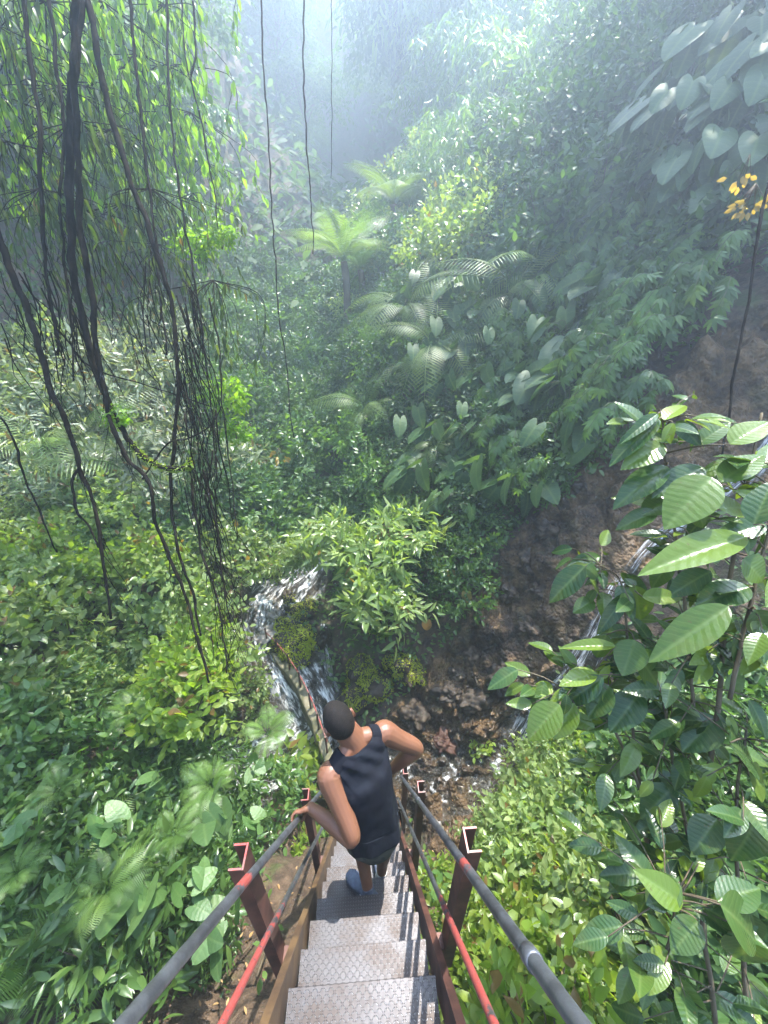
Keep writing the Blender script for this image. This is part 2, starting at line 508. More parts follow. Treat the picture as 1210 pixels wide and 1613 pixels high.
def gz(x, y):
    """height of the finished ground sheet under points"""
    x = np.atleast_1d(np.asarray(x, float)); y = np.atleast_1d(np.asarray(y, float))
    i = np.clip(np.searchsorted(gx, x) - 1, 0, len(gx) - 2); j = np.clip(np.searchsorted(gy, y) - 1, 0, len(gy) - 2)
    fx = np.clip((x - gx[i]) / (gx[i + 1] - gx[i]), 0, 1); fy = np.clip((y - gy[j]) / (gy[j + 1] - gy[j]), 0, 1)
    Z = PG[..., 2]
    return Z[i, j] * (1 - fx) * (1 - fy) + Z[i + 1, j] * fx * (1 - fy) + Z[i, j + 1] * (1 - fx) * fy + Z[i + 1, j + 1] * fx * fy
def gnorm(x, y):
    e = .25
    x = np.asarray(x, float); y = np.asarray(y, float)
    a = gz(x + e, y) - gz(np.asarray(x) - e, y); c = gz(x, np.asarray(y) + e) - gz(x, np.asarray(y) - e)
    return nrm(np.stack([-a / (2 * e), -c / (2 * e), np.ones_like(a)], -1))
def hit(px, py, kmax=40.0, k0=.8):
    """where the line of sight through a photo pixel meets the ground"""
    r = ray(px, py)
    ks = np.concatenate([np.arange(k0, 8, .02), np.arange(8, kmax, .08)])
    P = ks[:, None] * r
    below = P[:, 2] < gz(P[:, 0], P[:, 1])
    i = int(np.argmax(below)) if below.any() else len(ks) - 1
    return P[i], ks[i]
# ================================================================== steel stairs
def steel_mats():
    # diamond plate
    m, nt, out = new_mat('diamond_plate'); b = NB(nt)
    uv = b.n('ShaderNodeUVMap').outputs[0]
    sx = b.n('ShaderNodeSeparateXYZ'); b.put(sx.inputs[0], uv)
    X = b.math('MULTIPLY', sx.outputs[0], 62.0); Y = b.math('MULTIPLY', sx.outputs[1], 62.0)
    fx = b.math('SUBTRACT', b.math('FRACT', X), .5); fy = b.math('SUBTRACT', b.math('FRACT', Y), .5)
    par = b.math('MODULO', b.math('ADD', b.math('FLOOR', X), b.math('FLOOR', Y)), 2.0)
    sg = b.math('SUBTRACT', b.math('MULTIPLY', b.math('ABSOLUTE', par), 2.0), 1.0)
    p = b.math('MULTIPLY', b.math('ADD', fx, b.math('MULTIPLY', sg, fy)), .7071)
    q = b.math('MULTIPLY', b.math('SUBTRACT', fx, b.math('MULTIPLY', sg, fy)), .7071)
    d = b.math('SQRT', b.math('ADD', b.math('POWER', b.math('MULTIPLY', p, 1.9), 2.0), b.math('POWER', b.math('MULTIPLY', q, 8.5), 2.0)))
    h = b.step(d, 1.0, .45)
    co = b.coord()
    n1 = b.noise(co, 7, 6, .62); n2 = b.noise(co, 60, 3, .6)
    col = b.mix(b.step(n1, .42, .62), (.046, .043, .046), (.038, .029, .026))
    col = b.mix(b.math('MULTIPLY', h, .7), col, (.20, .20, .215))
    rough = b.math('ADD', .30, b.math('MULTIPLY', n1, .3))
    rough = b.math('SUBTRACT', rough, b.math('MULTIPLY', h, .12))
    hh = b.math('ADD', h, b.math('MULTIPLY', n2, .12))
    nt.links.new(b.bsdf(col, rough, .55, .5, b.bump(hh, 1.0, .006)), out.inputs[0])
    plate = m
    # hand rail: worn grey pipe with old red paint in places (v = metres along it)
    def rail(name, reds, grey):
        m, nt, out = new_mat(name); b = NB(nt)
        uv = b.n('ShaderNodeUVMap').outputs[0]
        sx = b.n('ShaderNodeSeparateXYZ'); b.put(sx.inputs[0], uv)
        v = sx.outputs[1]
        co = b.coord()
        n1 = b.noise(co, 9, 6, .65); n2 = b.noise(b.scale(co, (1, 1, 1)), 70, 4, .6); n3 = b.noise(co, 26, 4, .7)
        mask = None
        for (c, wd) in reds:
            a = b.math('SUBTRACT', 1.0, b.math('DIVIDE', b.math('ABSOLUTE', b.math('SUBTRACT', v, c)), wd), clamp=True)
            mask = a if mask is None else b.math('MAXIMUM', mask, a)
        f = b.step(b.math('ADD', b.math('MULTIPLY', mask, 1.3), b.math('MULTIPLY', b.math('SUBTRACT', n3, .5), 3.4)), .55, .75)
        f2 = b.math('MULTIPLY', b.step(n3, .63, .68), .5)
        f = b.math('MAXIMUM', f, f2) if name == 'mid_rail_paint' else f
        g = b.mix(b.step(n1, .4, .62), grey, tuple(c * .55 for c in grey))
        g = b.mix(b.step(n2, .66, .74), g, (.26, .20, .17))
        col = b.mix(f, g, b.mix(n2, (.34, .035, .03), (.20, .075, .065)))
        rough = b.math('ADD', .28, b.math('ADD', b.math('MULTIPLY', n1, .2), b.math('MULTIPLY', f, .1)))
        nt.links.new(b.bsdf(col, rough, b.math('SUBTRACT', .55, b.math('MULTIPLY', f, .5)), .5, b.bump(b.math('ADD', n2, f), .25, .002)), out.inputs[0])
        return m
    hand = rail('hand_rail_paint', [(2.24, .10), (1.18, .03)], (.13, .14, .16))
    mid = rail('mid_rail_paint', [(1.55, .75)], (.12, .13, .14))
    post = plain_mat('rusty_post_paint', (.045, .022, .018), (.13, .055, .04), 7, .55, .2, .3, .003)
    m, nt, out = new_mat('post_edge_red'); b = NB(nt); co = b.coord()
    n = b.noise(co, 14, 5)
    nt.links.new(b.bsdf(b.mix(b.step(n, .4, .6), (.30, .03, .025), (.14, .06, .05)), .45), out.inputs[0])
    red = m
    string = plain_mat('stringer_ochre', (.135, .082, .038), (.06, .036, .022), 6, .6, .1, .4, .004)
    return plate, hand, mid, post, red, string
PLATE, RAILM, MIDM, POSTM, REDM, STRM = steel_mats()
stairs = empty('metal_staircase', stair(2.16, 0, -5.2), 0, 'steep metal staircase of diamond plate treads and worn pipe railings going down to the stream', 'staircase')
S0 = np.array(stairs.location)
def part(name, acc, mat, parent, origin=S0, smooth=False):
    V, T, U, r = acc.arrays()
    me = make_mesh(name, V - origin, T, U, r, smooth)
    o = link(name, me, mat, parent)
    return o
TREADS = []
for k in range(-5, 11):
    t = 2.335 + .325 * k
    s = .524 * t - .75
    U = nosing_U(s)
    TREADS.append((s, U))
    ac = Acc()
    hw = .300
    # plate with a folded front lip
    pts = [(s - .215, U - .035), (s - .213, U), (s - .0012, U), (s, U - .0012), (s, U - .045), (s - .006, U - .045), (s - .006, U - .010), (s - .207, U - .006), (s - .209, U - .035)]
    V = np.array([stair(p[0], l, p[1]) for l in (-hw, hw) for p in pts])
    n = len(pts)
    i = np.arange(n); j = (i + 1) % n
    Q = np.stack([i, j, j + n, i + n], 1)
    T = np.concatenate([tri(Q), [[0, a + 1, a] for a in range(1, n - 1)], [[n, n + a, n + a + 1] for a in range(1, n - 1)]])
    UV = np.array([(l, p[0] + (U - p[1])) for l in (-hw, hw) for p in pts])
    ac.add(V, T, UV)
    o = part('tread', ac, PLATE, stairs)
for sd_ in (-1, 1):
    ac = Acc()
    dirv = stair(1, 0, -SLOPE) - stair(0, 0, 0); dirv[2] = -SLOPE
    c = stair(.87, sd_ * .322, nosing_U(.87) - .075)
    V, T = box(c, [dirv, S_LAT, np.cross(nrm(dirv), S_LAT)], np.array([2.55, .0045, .075]))
    ac.add(V, T)
    up = np.cross(nrm(dirv), S_LAT); up = up if up[2] > 0 else -up
    for e in (1, -1):     # the two flanges of the channel
        V, T = box(c + up * e * .0715 + S_LAT * sd_ * .0158, [dirv, S_LAT, up], np.array([2.55, .011, .0035]))
        ac.add(V, T)
    part('stringer', ac, STRM if sd_ < 0 else POSTM, stairs)
# rails
def rail_line(lat, off, s0, s1, n=14):
    return np.array([stair(s, lat, off - SLOPE * s) for s in np.linspace(s0, s1, n)])
RAIL_R = .0155
RAIL_LAT, RAIL_OFF, MID_OFF = .372, -.78, -1.20
for sd_ in (-1, 1):
    ac = Acc()
    P = rail_line(sd_ * RAIL_LAT, RAIL_OFF, -.62, 2.25, 30)
    ac.add(*tube(P, RAIL_R, 18))
    for sj in (.235 if sd_ > 0 else -.1, 1.35):                       # welded collars
        c = stair(sj, sd_ * RAIL_LAT, RAIL_OFF - SLOPE * sj)
        dd = nrm(P[1] - P[0])
        ac.add(*tube(np.array([c - dd * .022, c - dd * .02, c + dd * .02, c + dd * .022]), [RAIL_R, RAIL_R + .003, RAIL_R + .003, RAIL_R], 18, False))
    part('handrail', ac, RAILM, stairs, smooth=True)
    ac = Acc()
    P = rail_line(sd_ * (RAIL_LAT - .03), MID_OFF, -.45, 2.2, 30)
    ac.add(*tube(P, .0115, 14))
    part('mid_rail', ac, MIDM, stairs, smooth=True)
def channel_post(s, lat, top, bot, sd_, parent=stairs, web=.078, fl=.046, th=.006, origin=S0, name='post'):
    """an upright steel channel, its open side away from the steps"""
    ac = Acc()
    c0 = stair(s, lat, 0); c = c0.copy(); c[2] = (top + bot) / 2
    hz = (top - bot) / 2
    ax = [S_LAT, S_DIR, np.array([0, 0, 1.0])]
    V, T = box(c - S_LAT * sd_ * 0, ax, np.array([th / 2, web / 2, hz])); ac.add(V, T)
    for e in (-1, 1):
        V, T = box(c + S_LAT * sd_ * (fl / 2 + th / 2 + .0005) + S_DIR * e * (web / 2 - th / 2), ax, np.array([fl / 2, th / 2, hz])); ac.add(V, T)
    o = part(name, ac, POSTM, parent, origin)
    ac = Acc()           # bare red cut end
    ct = c.copy(); ct[2] = top + .0015
    V, T = box(ct, ax, np.array([th / 2 + .0004, web / 2 + .0012, .002])); ac.add(V, T)
    for e in (-1, 1):
        V, T = box(ct + S_LAT * sd_ * (fl / 2 + th / 2 + .002) + S_DIR * e * (web / 2 - th / 2), ax, np.array([fl / 2, th / 2 + .0004, .002])); ac.add(V, T)
    q = part('post_edge', ac, REDM, o, origin)
    return o
for t in (-.6 + .55, 1.70, 3.35, 4.85):
    s = .524 * t - .23
    for sd_ in (-1, 1):
        top = RAIL_OFF - SLOPE * s + .085
        channel_post(s, sd_ * (RAIL_LAT + .034), top, nosing_U(s) - (.36 if t < 4 else .55), sd_)
        ac = Acc()      # bracket plates between post and stringer
        c = stair(s, sd_ * .362, nosing_U(s) - .10)
        V, T = box(c, [S_LAT, S_DIR, np.array([0, 0, 1.0])], np.array([.040, .03, .004])); ac.add(V, T)
        part('bracket', ac, POSTM, stairs)

# concrete kerb wall with a small red railing beyond the foot of the stairs
CONC = plain_mat('weathered_concrete', (.19, .165, .11), (.06, .062, .025), 5, .85, 0, .5, .01)
KL = [np.array([-.62, 2.75, -5.30]), np.array([-.80, 3.05, -5.24]), np.array([-1.00, 3.42, -5.10]), np.array([-1.28, 3.82, -4.95]), np.array([-1.62, 4.20, -4.86]), np.array([-1.95, 4.5, -4.80])]
KS = spline(KL, 40)
kerb = empty('concrete_kerb_wall', KS[0], 0, 'narrow mossy concrete kerb wall curving along the stream beyond the foot of the stairs', 'wall')
K0 = np.array(kerb.location)
def kerb_mesh():
    t = nrm(np.gradient(KS, axis=0)); sidev = nrm(np.stack([t[:, 1], -t[:, 0], np.zeros(len(t))], 1))
    rings = []
    prof = [(-.075, -.55), (-.07, -.012), (-.055, 0.0), (.055, .002), (.07, -.012), (.075, -.55)]
    for k in range(len(KS)):
        j = fbm(np.array([[k * .5, 0, 0]]), 2, 4)[0] * .012
        rings.append([KS[k] + sidev[k] * (p[0] + j) + np.array([0, 0, p[1] + j]) for p in prof])
    V = np.array(rings).reshape(-1, 3)
    n = len(prof)
    T = np.concatenate([tri(grid_quads(len(KS), n)), [[0, a, a + 1] for a in range(1, n - 1)], [[(len(KS) - 1) * n, (len(KS) - 1) * n + a + 1, (len(KS) - 1) * n + a] for a in range(1, n - 1)]])
    return V, T
ac = Acc(); ac.add(*kerb_mesh()); part('wall', ac, CONC, kerb, K0)
rl = empty('low_railing', KS[0], 0, 'low railing of short dark posts and thin red bar on the concrete kerb wall', 'railing')
tops = []
for k in (6, 12, 17, 22, 27, 32, 37):
    c = KS[k].copy()
    ac = Acc(); V, T, U = tube(np.array([c + [0, 0, -.01], c + [0, 0, .34]]), .013, 8); ac.add(V, T, U)
    part('post', ac, POSTM, rl, K0)
    tops.append(c + [0.0, 0, .24])
ac = Acc(); ac.add(*tube(spline(np.array(tops), 30) + [.016, 0, 0], .008, 8)); part('rail', ac, REDM, rl, K0, True)
# ================================================================== water
def water_mat(name, foam_lo, foam_hi, stretch, clear=True):
    m, nt, out = new_mat(name); b = NB(nt)
    uv = b.n('ShaderNodeUVMap').outputs[0]
    sc = b.scale(uv, stretch)
    n1 = b.noise(sc, 1.0, 6, .62, .6); n2 = b.noise(b.scale(uv, (stretch[0] * 3.2, stretch[1] * 2.4, 1)), 1.0, 5, .65, .4)
    f = b.math('ADD', b.math('MULTIPLY', n1, .6), b.math('MULTIPLY', n2, .4))
    foam = b.step(f, foam_lo, foam_hi)
    edge = b.attr('rnd')
    foam = b.math('MULTIPLY', foam, edge)
    h = b.math('ADD', b.math('MULTIPLY', n1, .8), b.math('MULTIPLY', n2, .5))
    nrmv = b.bump(h, .9, .05)
    wat = b.bsdf((.055, .05, .038), .06, 0, .6, nrmv)
    fo = b.bsdf((.78, .80, .82), .45, 0, .4, nrmv)
    ms = b.n('ShaderNodeMixShader'); b.put(ms.inputs[0], foam)
    nt.links.new(wat, ms.inputs[1]); nt.links.new(fo, ms.inputs[2])
    tr = b.n('ShaderNodeBsdfTransparent'); tr.inputs[0].default_value = (.80, .78, .70, 1)
    m2 = b.n('ShaderNodeMixShader')
    op = b.math('ADD', b.math('MULTIPLY', foam, .75), .22, clamp=True)
    op = b.math('MULTIPLY', op, b.step(edge, 0.0, .25))
    b.put(m2.inputs[0], op)
    nt.links.new(tr.outputs[0], m2.inputs[1]); nt.links.new(ms.outputs[0], m2.inputs[2])
    nt.links.new(m2.outputs[0], out.inputs[0])
    return m
W_RAPID = water_mat('rapid_water', .435, .62, (9, 2.6, 1))
W_FALL = water_mat('falling_water', .44, .62, (26, 2.0, 1))
W_POOL = water_mat('pool_water', .50, .66, (6, 5, 1))
def ribbon(name, P, widths, lift, mat, nw=26, n=120, amp=.035, drape=.6):
    """a sheet of running water draped over the bed; P plan points (x, y[, z])"""
    P = np.asarray(P, float)
    S = spline(P[:, :2], n)
    W = np.interp(np.linspace(0, 1, n), np.linspace(0, 1, len(widths)), widths)
    t = nrm(np.gradient(S, axis=0)); sd_ = np.stack([t[:, 1], -t[:, 0]], 1)
    a = np.linspace(-1, 1, nw)
    X = S[:, None, 0] + sd_[:, None, 0] * a[None] * W[:, None]; Y = S[:, None, 1] + sd_[:, None, 1] * a[None] * W[:, None]
    Zg = gz(X.ravel(), Y.ravel()).reshape(X.shape)
    Zb = ground_z(X, Y)
    Zs = (Zg * (1 - drape) + Zb * drape)
    # smooth along the flow
    for _ in range(4):
        Zs[1:-1] = (Zs[:-2] + Zs[2:] + 2 * Zs[1:-1]) / 4
        Zs[:, 1:-1] = (Zs[:, :-2] + Zs[:, 2:] + 2 * Zs[:, 1:-1]) / 4
    L = np.concatenate([[0], np.cumsum(np.linalg.norm(np.diff(np.stack([S[:, 0], S[:, 1], Zs[:, nw // 2]], 1), axis=0), axis=1))])
    V = np.stack([X, Y, Zs + lift - .06 * np.abs(a)[None] ** 4], -1)
    V[..., 2] += amp * fbm(np.stack([X * 5, Y * 5, Zs * 2], -1).reshape(-1, 3), 3, 8).reshape(X.shape)
    UV = np.stack([np.broadcast_to(a * W.mean() + .5, X.shape), np.broadcast_to(L[:, None], X.shape)], -1)
    e = np.broadcast_to(1 - np.abs(a)[None] ** 3, X.shape).copy()
    e *= smooth01(np.linspace(0, 1, n), 0, .06)[:, None] * (1 - smooth01(np.linspace(0, 1, n), .94, 1))[:, None]
    e = np.clip(e + .35 * fbm(np.stack([X * 4, Y * 4, Zs * 4], -1).reshape(-1, 3), 2, 3).reshape(X.shape) * (e < .8), 0, 1)
    o = link(name, make_mesh(name, V.reshape(-1, 3), grid_quads(n, nw)[:, ::-1], UV.reshape(-1, 2), e.ravel()), mat)
    tag(o, kind='structure')
    return o
ribbon('stream', STREAM, [.5, .46, .50, .58, .60, .55, .52, .52, .6, .7], .11, W_RAPID, n=180, drape=.85)
ribbon('pool', np.array([(2.15, 2.98), (1.5, 2.85), (.9, 2.75), (.3, 2.8), (-.3, 3.0), (-.95, 3.3)]), [.15, .40, .5, .5, .42, .3], .05, W_POOL, n=120, amp=.02)
FALLS = [at(985, 905, 4.75), at(960, 960, 4.75), at(925, 1030, 4.75), at(880, 1090, 4.9), at(850, 1140, 5.0), at(825, 1190, 5.0)]
ribbon('waterfall', np.array(FALLS), [.08, .14, .22, .28, .36, .42], .13, W_FALL, drape=.0, n=120)
FALL2 = [at(1235, 690, 4.6), at(1190, 745, 4.6), at(1140, 800, 4.65), at(1040, 850, 4.75), at(985, 905, 4.75)]
ribbon('waterfall_upper', np.array(FALL2), [.10, .10, .09, .08, .07], .09, W_FALL, drape=.0, n=120).name = 'waterfall_2'
FALL3 = [hit(508, 985)[0], hit(512, 1015)[0], hit(516, 1045)[0], hit(520, 1072)[0]]
ribbon('waterfall', np.array(FALL3), [.05, .07, .08, .10], .05, W_FALL, nw=12, n=50)
WETS = [hit(668, 1215)[0], hit(685, 1260)[0], hit(700, 1320)[0]]
# ================================================================== leaf shapes (unit length along +Y, up +Z)
def leaf_grid(nt_, wid, fold=.25, droop=.25, quilt=0.0, ns=3, vc=9):
    """wid(t) = half width; ns points across"""
    t = np.linspace(0, 1, nt_)
    s = np.linspace(-1, 1, ns)
    w = wid(t)
    X = s[None] * w[:, None]
    Y = np.broadcast_to(t[:, None], X.shape).copy()
    Z = fold * np.abs(X) - droop * (t ** 1.7)[:, None] + 0 * X
    if quilt:
        ph = ((t[:, None] - np.abs(X) * .55) * vc) % 1.0
        Z = Z + quilt * np.sin(np.pi * ph) * (np.abs(s)[None] > .02) * np.minimum(1, w[:, None] * 8)
    Y -= .12 * (droop * t ** 2)[:, None]
    V = np.stack([X, Y, Z], -1).reshape(-1, 3)
    wm = w.max()
    UV = np.stack([.5 + np.broadcast_to(X, X.shape) , np.broadcast_to(t[:, None], X.shape)], -1).reshape(-1, 2)
    return V, tri(grid_quads(nt_, ns)), UV
def w_ovate(w, p=.8):
    return lambda t: w * np.sin(np.pi * np.clip(t, 0, 1) ** p) ** .85 + .002
L_OVATE = leaf_grid(5, w_ovate(.22), .3, .22)
L_SMALL = leaf_grid(4, w_ovate(.26), .3, .2)
L_LANCE = leaf_grid(5, w_ovate(.13, .75), .3, .30)
L_BAMBOO = leaf_grid(4, w_ovate(.085, .65), .3, .30)
L_QUILT = leaf_grid(25, w_ovate(.27, .78), .22, .22, .005, 9, 10)
def heart(n=9, w=.42, droop=.3, fold=.15):
    t = np.linspace(0, 1, n)
    s = np.linspace(-1, 1, 9)
    wd = w * np.sqrt(np.clip(1 - t, 0, 1)) * (1 - .22 * (1 - t) ** 3) * (1 + .25 * np.sin(np.pi * t)) + .002
    X = s[None] * wd[:, None]
    Y = t[:, None] - .30 * np.sin(np.pi * .80 * np.abs(s))[None] * ((1 - t) ** 2.2)[:, None]
    Z = fold * np.abs(X) - droop * (np.clip(t, 0, 1) ** 2)[:, None] - .25 * (X ** 2)
    V = np.stack([X, Y, Z], -1).reshape(-1, 3)
    UV = np.stack([.5 + X * .6, np.broadcast_to(t[:, None], X.shape)], -1).reshape(-1, 2)
    return V, tri(grid_quads(n, 9)), UV
L_HEART = heart()
L_HEARTBIG = heart(14, .46, .25, .12)
def frames(D, N):
    """leaf frames: Y along D, Z near N"""
    D = nrm(D); X = nrm(np.cross(D, N)); Z = np.cross(X, D)
    return np.stack([X, D, Z], -1)
def emit(ac, tpl, M, P, S, r=None):
    V, T, U = tpl[:3]
    n = len(P)
    S = np.broadcast_to(np.asarray(S, float).reshape(-1, 1) if np.ndim(S) <= 1 else S, (n, 3) if np.ndim(S) > 1 else (n, 1))
    W = np.einsum('nij,nkj->nki', M, V[None] * S[:, None, :]) + P[:, None, :]
    k = len(V)
    TT = (T[None] + (np.arange(n) * k)[:, None, None]).reshape(-1, 3)
    rr = np.repeat(rng.random(n) if r is None else np.broadcast_to(r, (n,)), k)
    if len(tpl) > 3: rr = (rr + np.tile(tpl[3], n)) % 1.0
    ac.add(W.reshape(-1, 3), TT, np.tile(U, (n, 1)), rr)
UP = np.array([0, 0, 1.0])
def rvec(n): return nrm(rng.normal(size=(n, 3)))
def sprig_leaves(ac, tpl, O, A, N, L, nl, size, spread=.9, jit=.25, alternate=True):
    """leaves along short twigs: origins O, axes A, preferred up N"""
    n = len(O)
    A = nrm(A); side = nrm(np.cross(A, N)); 
    for j in range(nl):
        f = (j + .6) / nl
        sg = 1 if j % 2 else -1
        last = j == nl - 1
        P = O + A * (L * f)[:, None] if np.ndim(L) else O + A * (L * f)
        D = nrm(A * (.55 if not last else 1.2) + side * sg * (spread if not last else .1) + jit * rng.normal(size=(n, 3)) - .15 * UP)
        NN_ = nrm(N + .5 * rng.normal(size=(n, 3)))
        emit(ac, tpl, frames(D, NN_), P, size * (.7 + .6 * rng.random(n)))
def bush_proto(name, n, rad, tpl, size, nl=6, L=.2, up=.6, lump=.35, low=-.25, spread=.9, shell=.55, stems=9, seed=0, stem_r=.008):
    """a leafy bush: foliage mesh and stem mesh, base at the origin"""
    D = rvec(n * 3); D = D[D[:, 2] > low][:n]
    n = len(D)
    lum = 1 + lump * vnoise(D * 2.2 + seed * 7.1, seed)
    rr = (shell + (1 - shell) * rng.random(n) ** .5) * lum
    rad = np.asarray(rad, float)
    C = np.array([0, 0, rad[2] * .75])
    O = C + D * rad * rr[:, None]
    A = nrm(D * .8 + up * UP + .45 * rng.normal(size=(n, 3)))
    N = nrm(UP * .55 + D * .6 + .45 * rng.normal(size=(n, 3)))
    ac = Acc()
    sprig_leaves(ac, tpl, O - A * L * .4, A, N, L * (.7 + .6 * rng.random(n)), nl, size, spread)
    st = Acc()
    idx = rng.permutation(n)[:stems]
    for i in idx:
        mid = O[i] * .5 + rng.normal(size=3) * .05 * rad
        P = spline([[0, 0, -.12], mid * [.6, .6, 1], O[i]], 7)
        st.add(*tube(P, np.linspace(stem_r, stem_r * .35, 7), 5))
    return ac.mesh(name), st.mesh(name + '_stem')
# ------------------------------------------------------------------ ferns
def frond_tpl(npairs=22, w=.34, droop=.45, pin=.030):
    """one frond, unit length along +Y: pinnae on both sides of an arching stalk"""
    ac = Acc()
    f = np.linspace(.10, 1, npairs)
    arch = lambda t: np.stack([0 * t, t - .12 * t ** 2, .25 * t - droop * t ** 2.2], -1)
    P = arch(f)
    tan = nrm(arch(f + .01) - arch(f - .01))
    wid = w * np.sin(np.pi * np.clip(f * .93 + .05, 0, 1)) ** .7 + .015
    V, T, U = leaf_grid(4, w_ovate(pin, .6), .15, .22)
    for sg in (-1, 1):
        D = nrm(np.array([sg, 0, 0]) * 1.0 + tan * .45 - np.array([0, 0, .12]))
        Z = np.cross(np.array([1.0, 0, 0])[None], tan)
        emit(ac, (V, T, U), frames(D, Z), P, wid, .5)
    ac.add(*tube(arch(np.linspace(0, 1, 10)), np.linspace(.010, .003, 10), 4), r=.5)
    V, T, U, r = ac.arrays()
    return V, T, U, r - .5
FROND = frond_tpl()
FROND_FINE = frond_tpl(34, .32, .80, .024)
def fern_proto(name, nf, length, tilt=(.2, .9), tpl=FROND, seed=0):
    ac = Acc()
    az = np.arange(nf) * 2.399 + rng.random(nf) * .5
    el = tilt[0] + (tilt[1] - tilt[0]) * rng.random(nf)
    D = np.stack([np.cos(az) * np.cos(el), np.sin(az) * np.cos(el), np.sin(el)], 1)
    emit(ac, tpl, frames(D, np.tile(UP, (nf, 1)) + .1 * rng.normal(size=(nf, 3))), D * .03, length * (.75 + .4 * rng.random(nf)))
    return ac.mesh(name)
# ------------------------------------------------------------------ elephant-ear: heart leaves on long stalks
def taro_proto(name, nl, spread, height, size, tpl=L_HEART, face=(0, -1, .4), hang=.9):
    fo, st = Acc(), Acc()
    face = nrm(np.array(face, float))
    P, D, N = [], [], []
    for i in range(nl):
        az = rng.random() * 2 * math.pi
        r = spread * math.sqrt(rng.random())
        tip = np.array([r * math.cos(az), r * math.sin(az), height * (.35 + .65 * rng.random()) - .25 * r])
        st.add(*tube(spline([[0, 0, -.1], tip * [.45, .45, .85] + [0, 0, .05], tip], 8), np.linspace(.008, .0035, 8), 5))
        out = nrm(np.array([math.cos(az), math.sin(az), 0]) * .5 + face * .7 + rng.normal(size=3) * .3)
        P.append(tip); D.append(nrm(out - hang * UP + .3 * rng.normal(size=3))); N.append(nrm(out * 1.0 + UP * .30 + .30 * rng.normal(size=3)))
    emit(fo, tpl, frames(np.array(D), np.array(N)), np.array(P), size * (.65 + .6 * rng.random(nl)))
    return fo.mesh(name), st.mesh(name + '_stalk')
# ------------------------------------------------------------------ drooping trailer: whorls of narrow leaflets on hanging stems
def whorl_tpl(n=6, tpl=L_LANCE):
    ac = Acc()
    az = np.linspace(-1.9, 1.9, n)
    D = np.stack([np.sin(az) * .9, np.cos(az) * .7 + .25, -.25 + 0 * az], 1)
    emit(ac, tpl, frames(D, np.tile([0, 0, 1.0], (n, 1))), np.zeros((n, 3)), 1 - .25 * np.abs(az) / 1.9, .5)
    V, T, U, r = ac.arrays()
    return V, T, U, r - .5
WHORL = whorl_tpl()
def trailer_proto(name, nst, length, size, out=(0, -1, 0), width=.5, per=9):
    """stems arching out of a slope and hanging down it"""
    fo, st = Acc(), Acc()
    out = nrm(np.array(out, float)); sidev = np.cross(out, UP)
    for i in range(nst):
        o = sidev * width * (rng.random() - .5) * 2 + UP * (rng.random() - .3) * .5
        L = length * (.6 + .6 * rng.random())
        dirx = nrm(out + sidev * rng.normal() * .35)
        C = spline([o, o + dirx * L * .45 + UP * L * .12, o + dirx * L * .8 - UP * L * .25], 12)
        st.add(*tube(C, np.linspace(.006, .002, 12), 4))
        k = rng.permutation(12)[:per]
        A = C[np.minimum(k + 1, 11)] - C[np.maximum(k - 1, 0)]
        D = nrm(nrm(A) * .6 + sidev * rng.normal(size=(per, 1)) * .7 - UP * .35)
        emit(fo, WHORL, frames(D, UP + dirx * .5 + .2 * rng.normal(size=(per, 3))), C[k], size * (.7 + .5 * rng.random(per)))
    return fo.mesh(name), st.mesh(name + '_stem')
# ------------------------------------------------------------------ trees: trunk, limbs and a crown of leaf sprays
def tree_proto(name, h, crown, n, tpl, size, nl=7, L=.5, droop=.5, trunk_r=.12, limbs=9, cl=None, seed=0):
    """base at the origin; crown = (radius xy, radius z, centre height)"""
    tr, fo = Acc(), Acc()
    T = spline([[0, 0, -.5], [rng.normal() * .15, rng.normal() * .15, h * .5], [rng.normal() * .3, rng.normal() * .3, h]], 12)
    tr.add(*tube(T, np.linspace(trunk_r, trunk_r * .35, 12), 9, jitter=.12))
    ends = []
    for i in range(limbs):
        a = i * 2.4 + rng.random()
        z = h * (.45 + .5 * i / limbs)
        b0 = T[min(11, int(11 * (z + .5) / (h + .5)))]
        e = np.array([math.cos(a) * crown[0] * (.55 + .4 * rng.random()), math.sin(a) * crown[0] * (.55 + .4 * rng.random()), crown[2] + crown[1] * (rng.random() * 1.4 - .6)])
        tr.add(*tube(spline([b0, (b0 + e) / 2 + UP * .15 * crown[0], e], 8), np.linspace(trunk_r * .4, trunk_r * .08, 8), 5))
        ends.append(e)
    cents = np.array(ends + [np.array([0, 0, crown[2] + crown[1] * .7])])
    nc = len(cents)
    pick = rng.integers(0, nc, n)
    D = rvec(n); D[:, 2] = np.abs(D[:, 2]) * .9 - .25
    cr = crown[0] * (.38 + .22 * rng.random(nc))
    O = cents[pick] + D * cr[pick][:, None] * (.45 + .6 * rng.random(n))[:, None] * np.array([1, 1, .8])
    A = nrm(D + .4 * rng.normal(size=(n, 3)) - droop * UP)
    N = nrm(UP + .5 * D)
    sprig_leaves(fo, tpl, O, A, N, L * (.7 + .6 * rng.random(n)), nl, size, .8)
    return fo.mesh(name), tr.mesh(name + '_trunk')
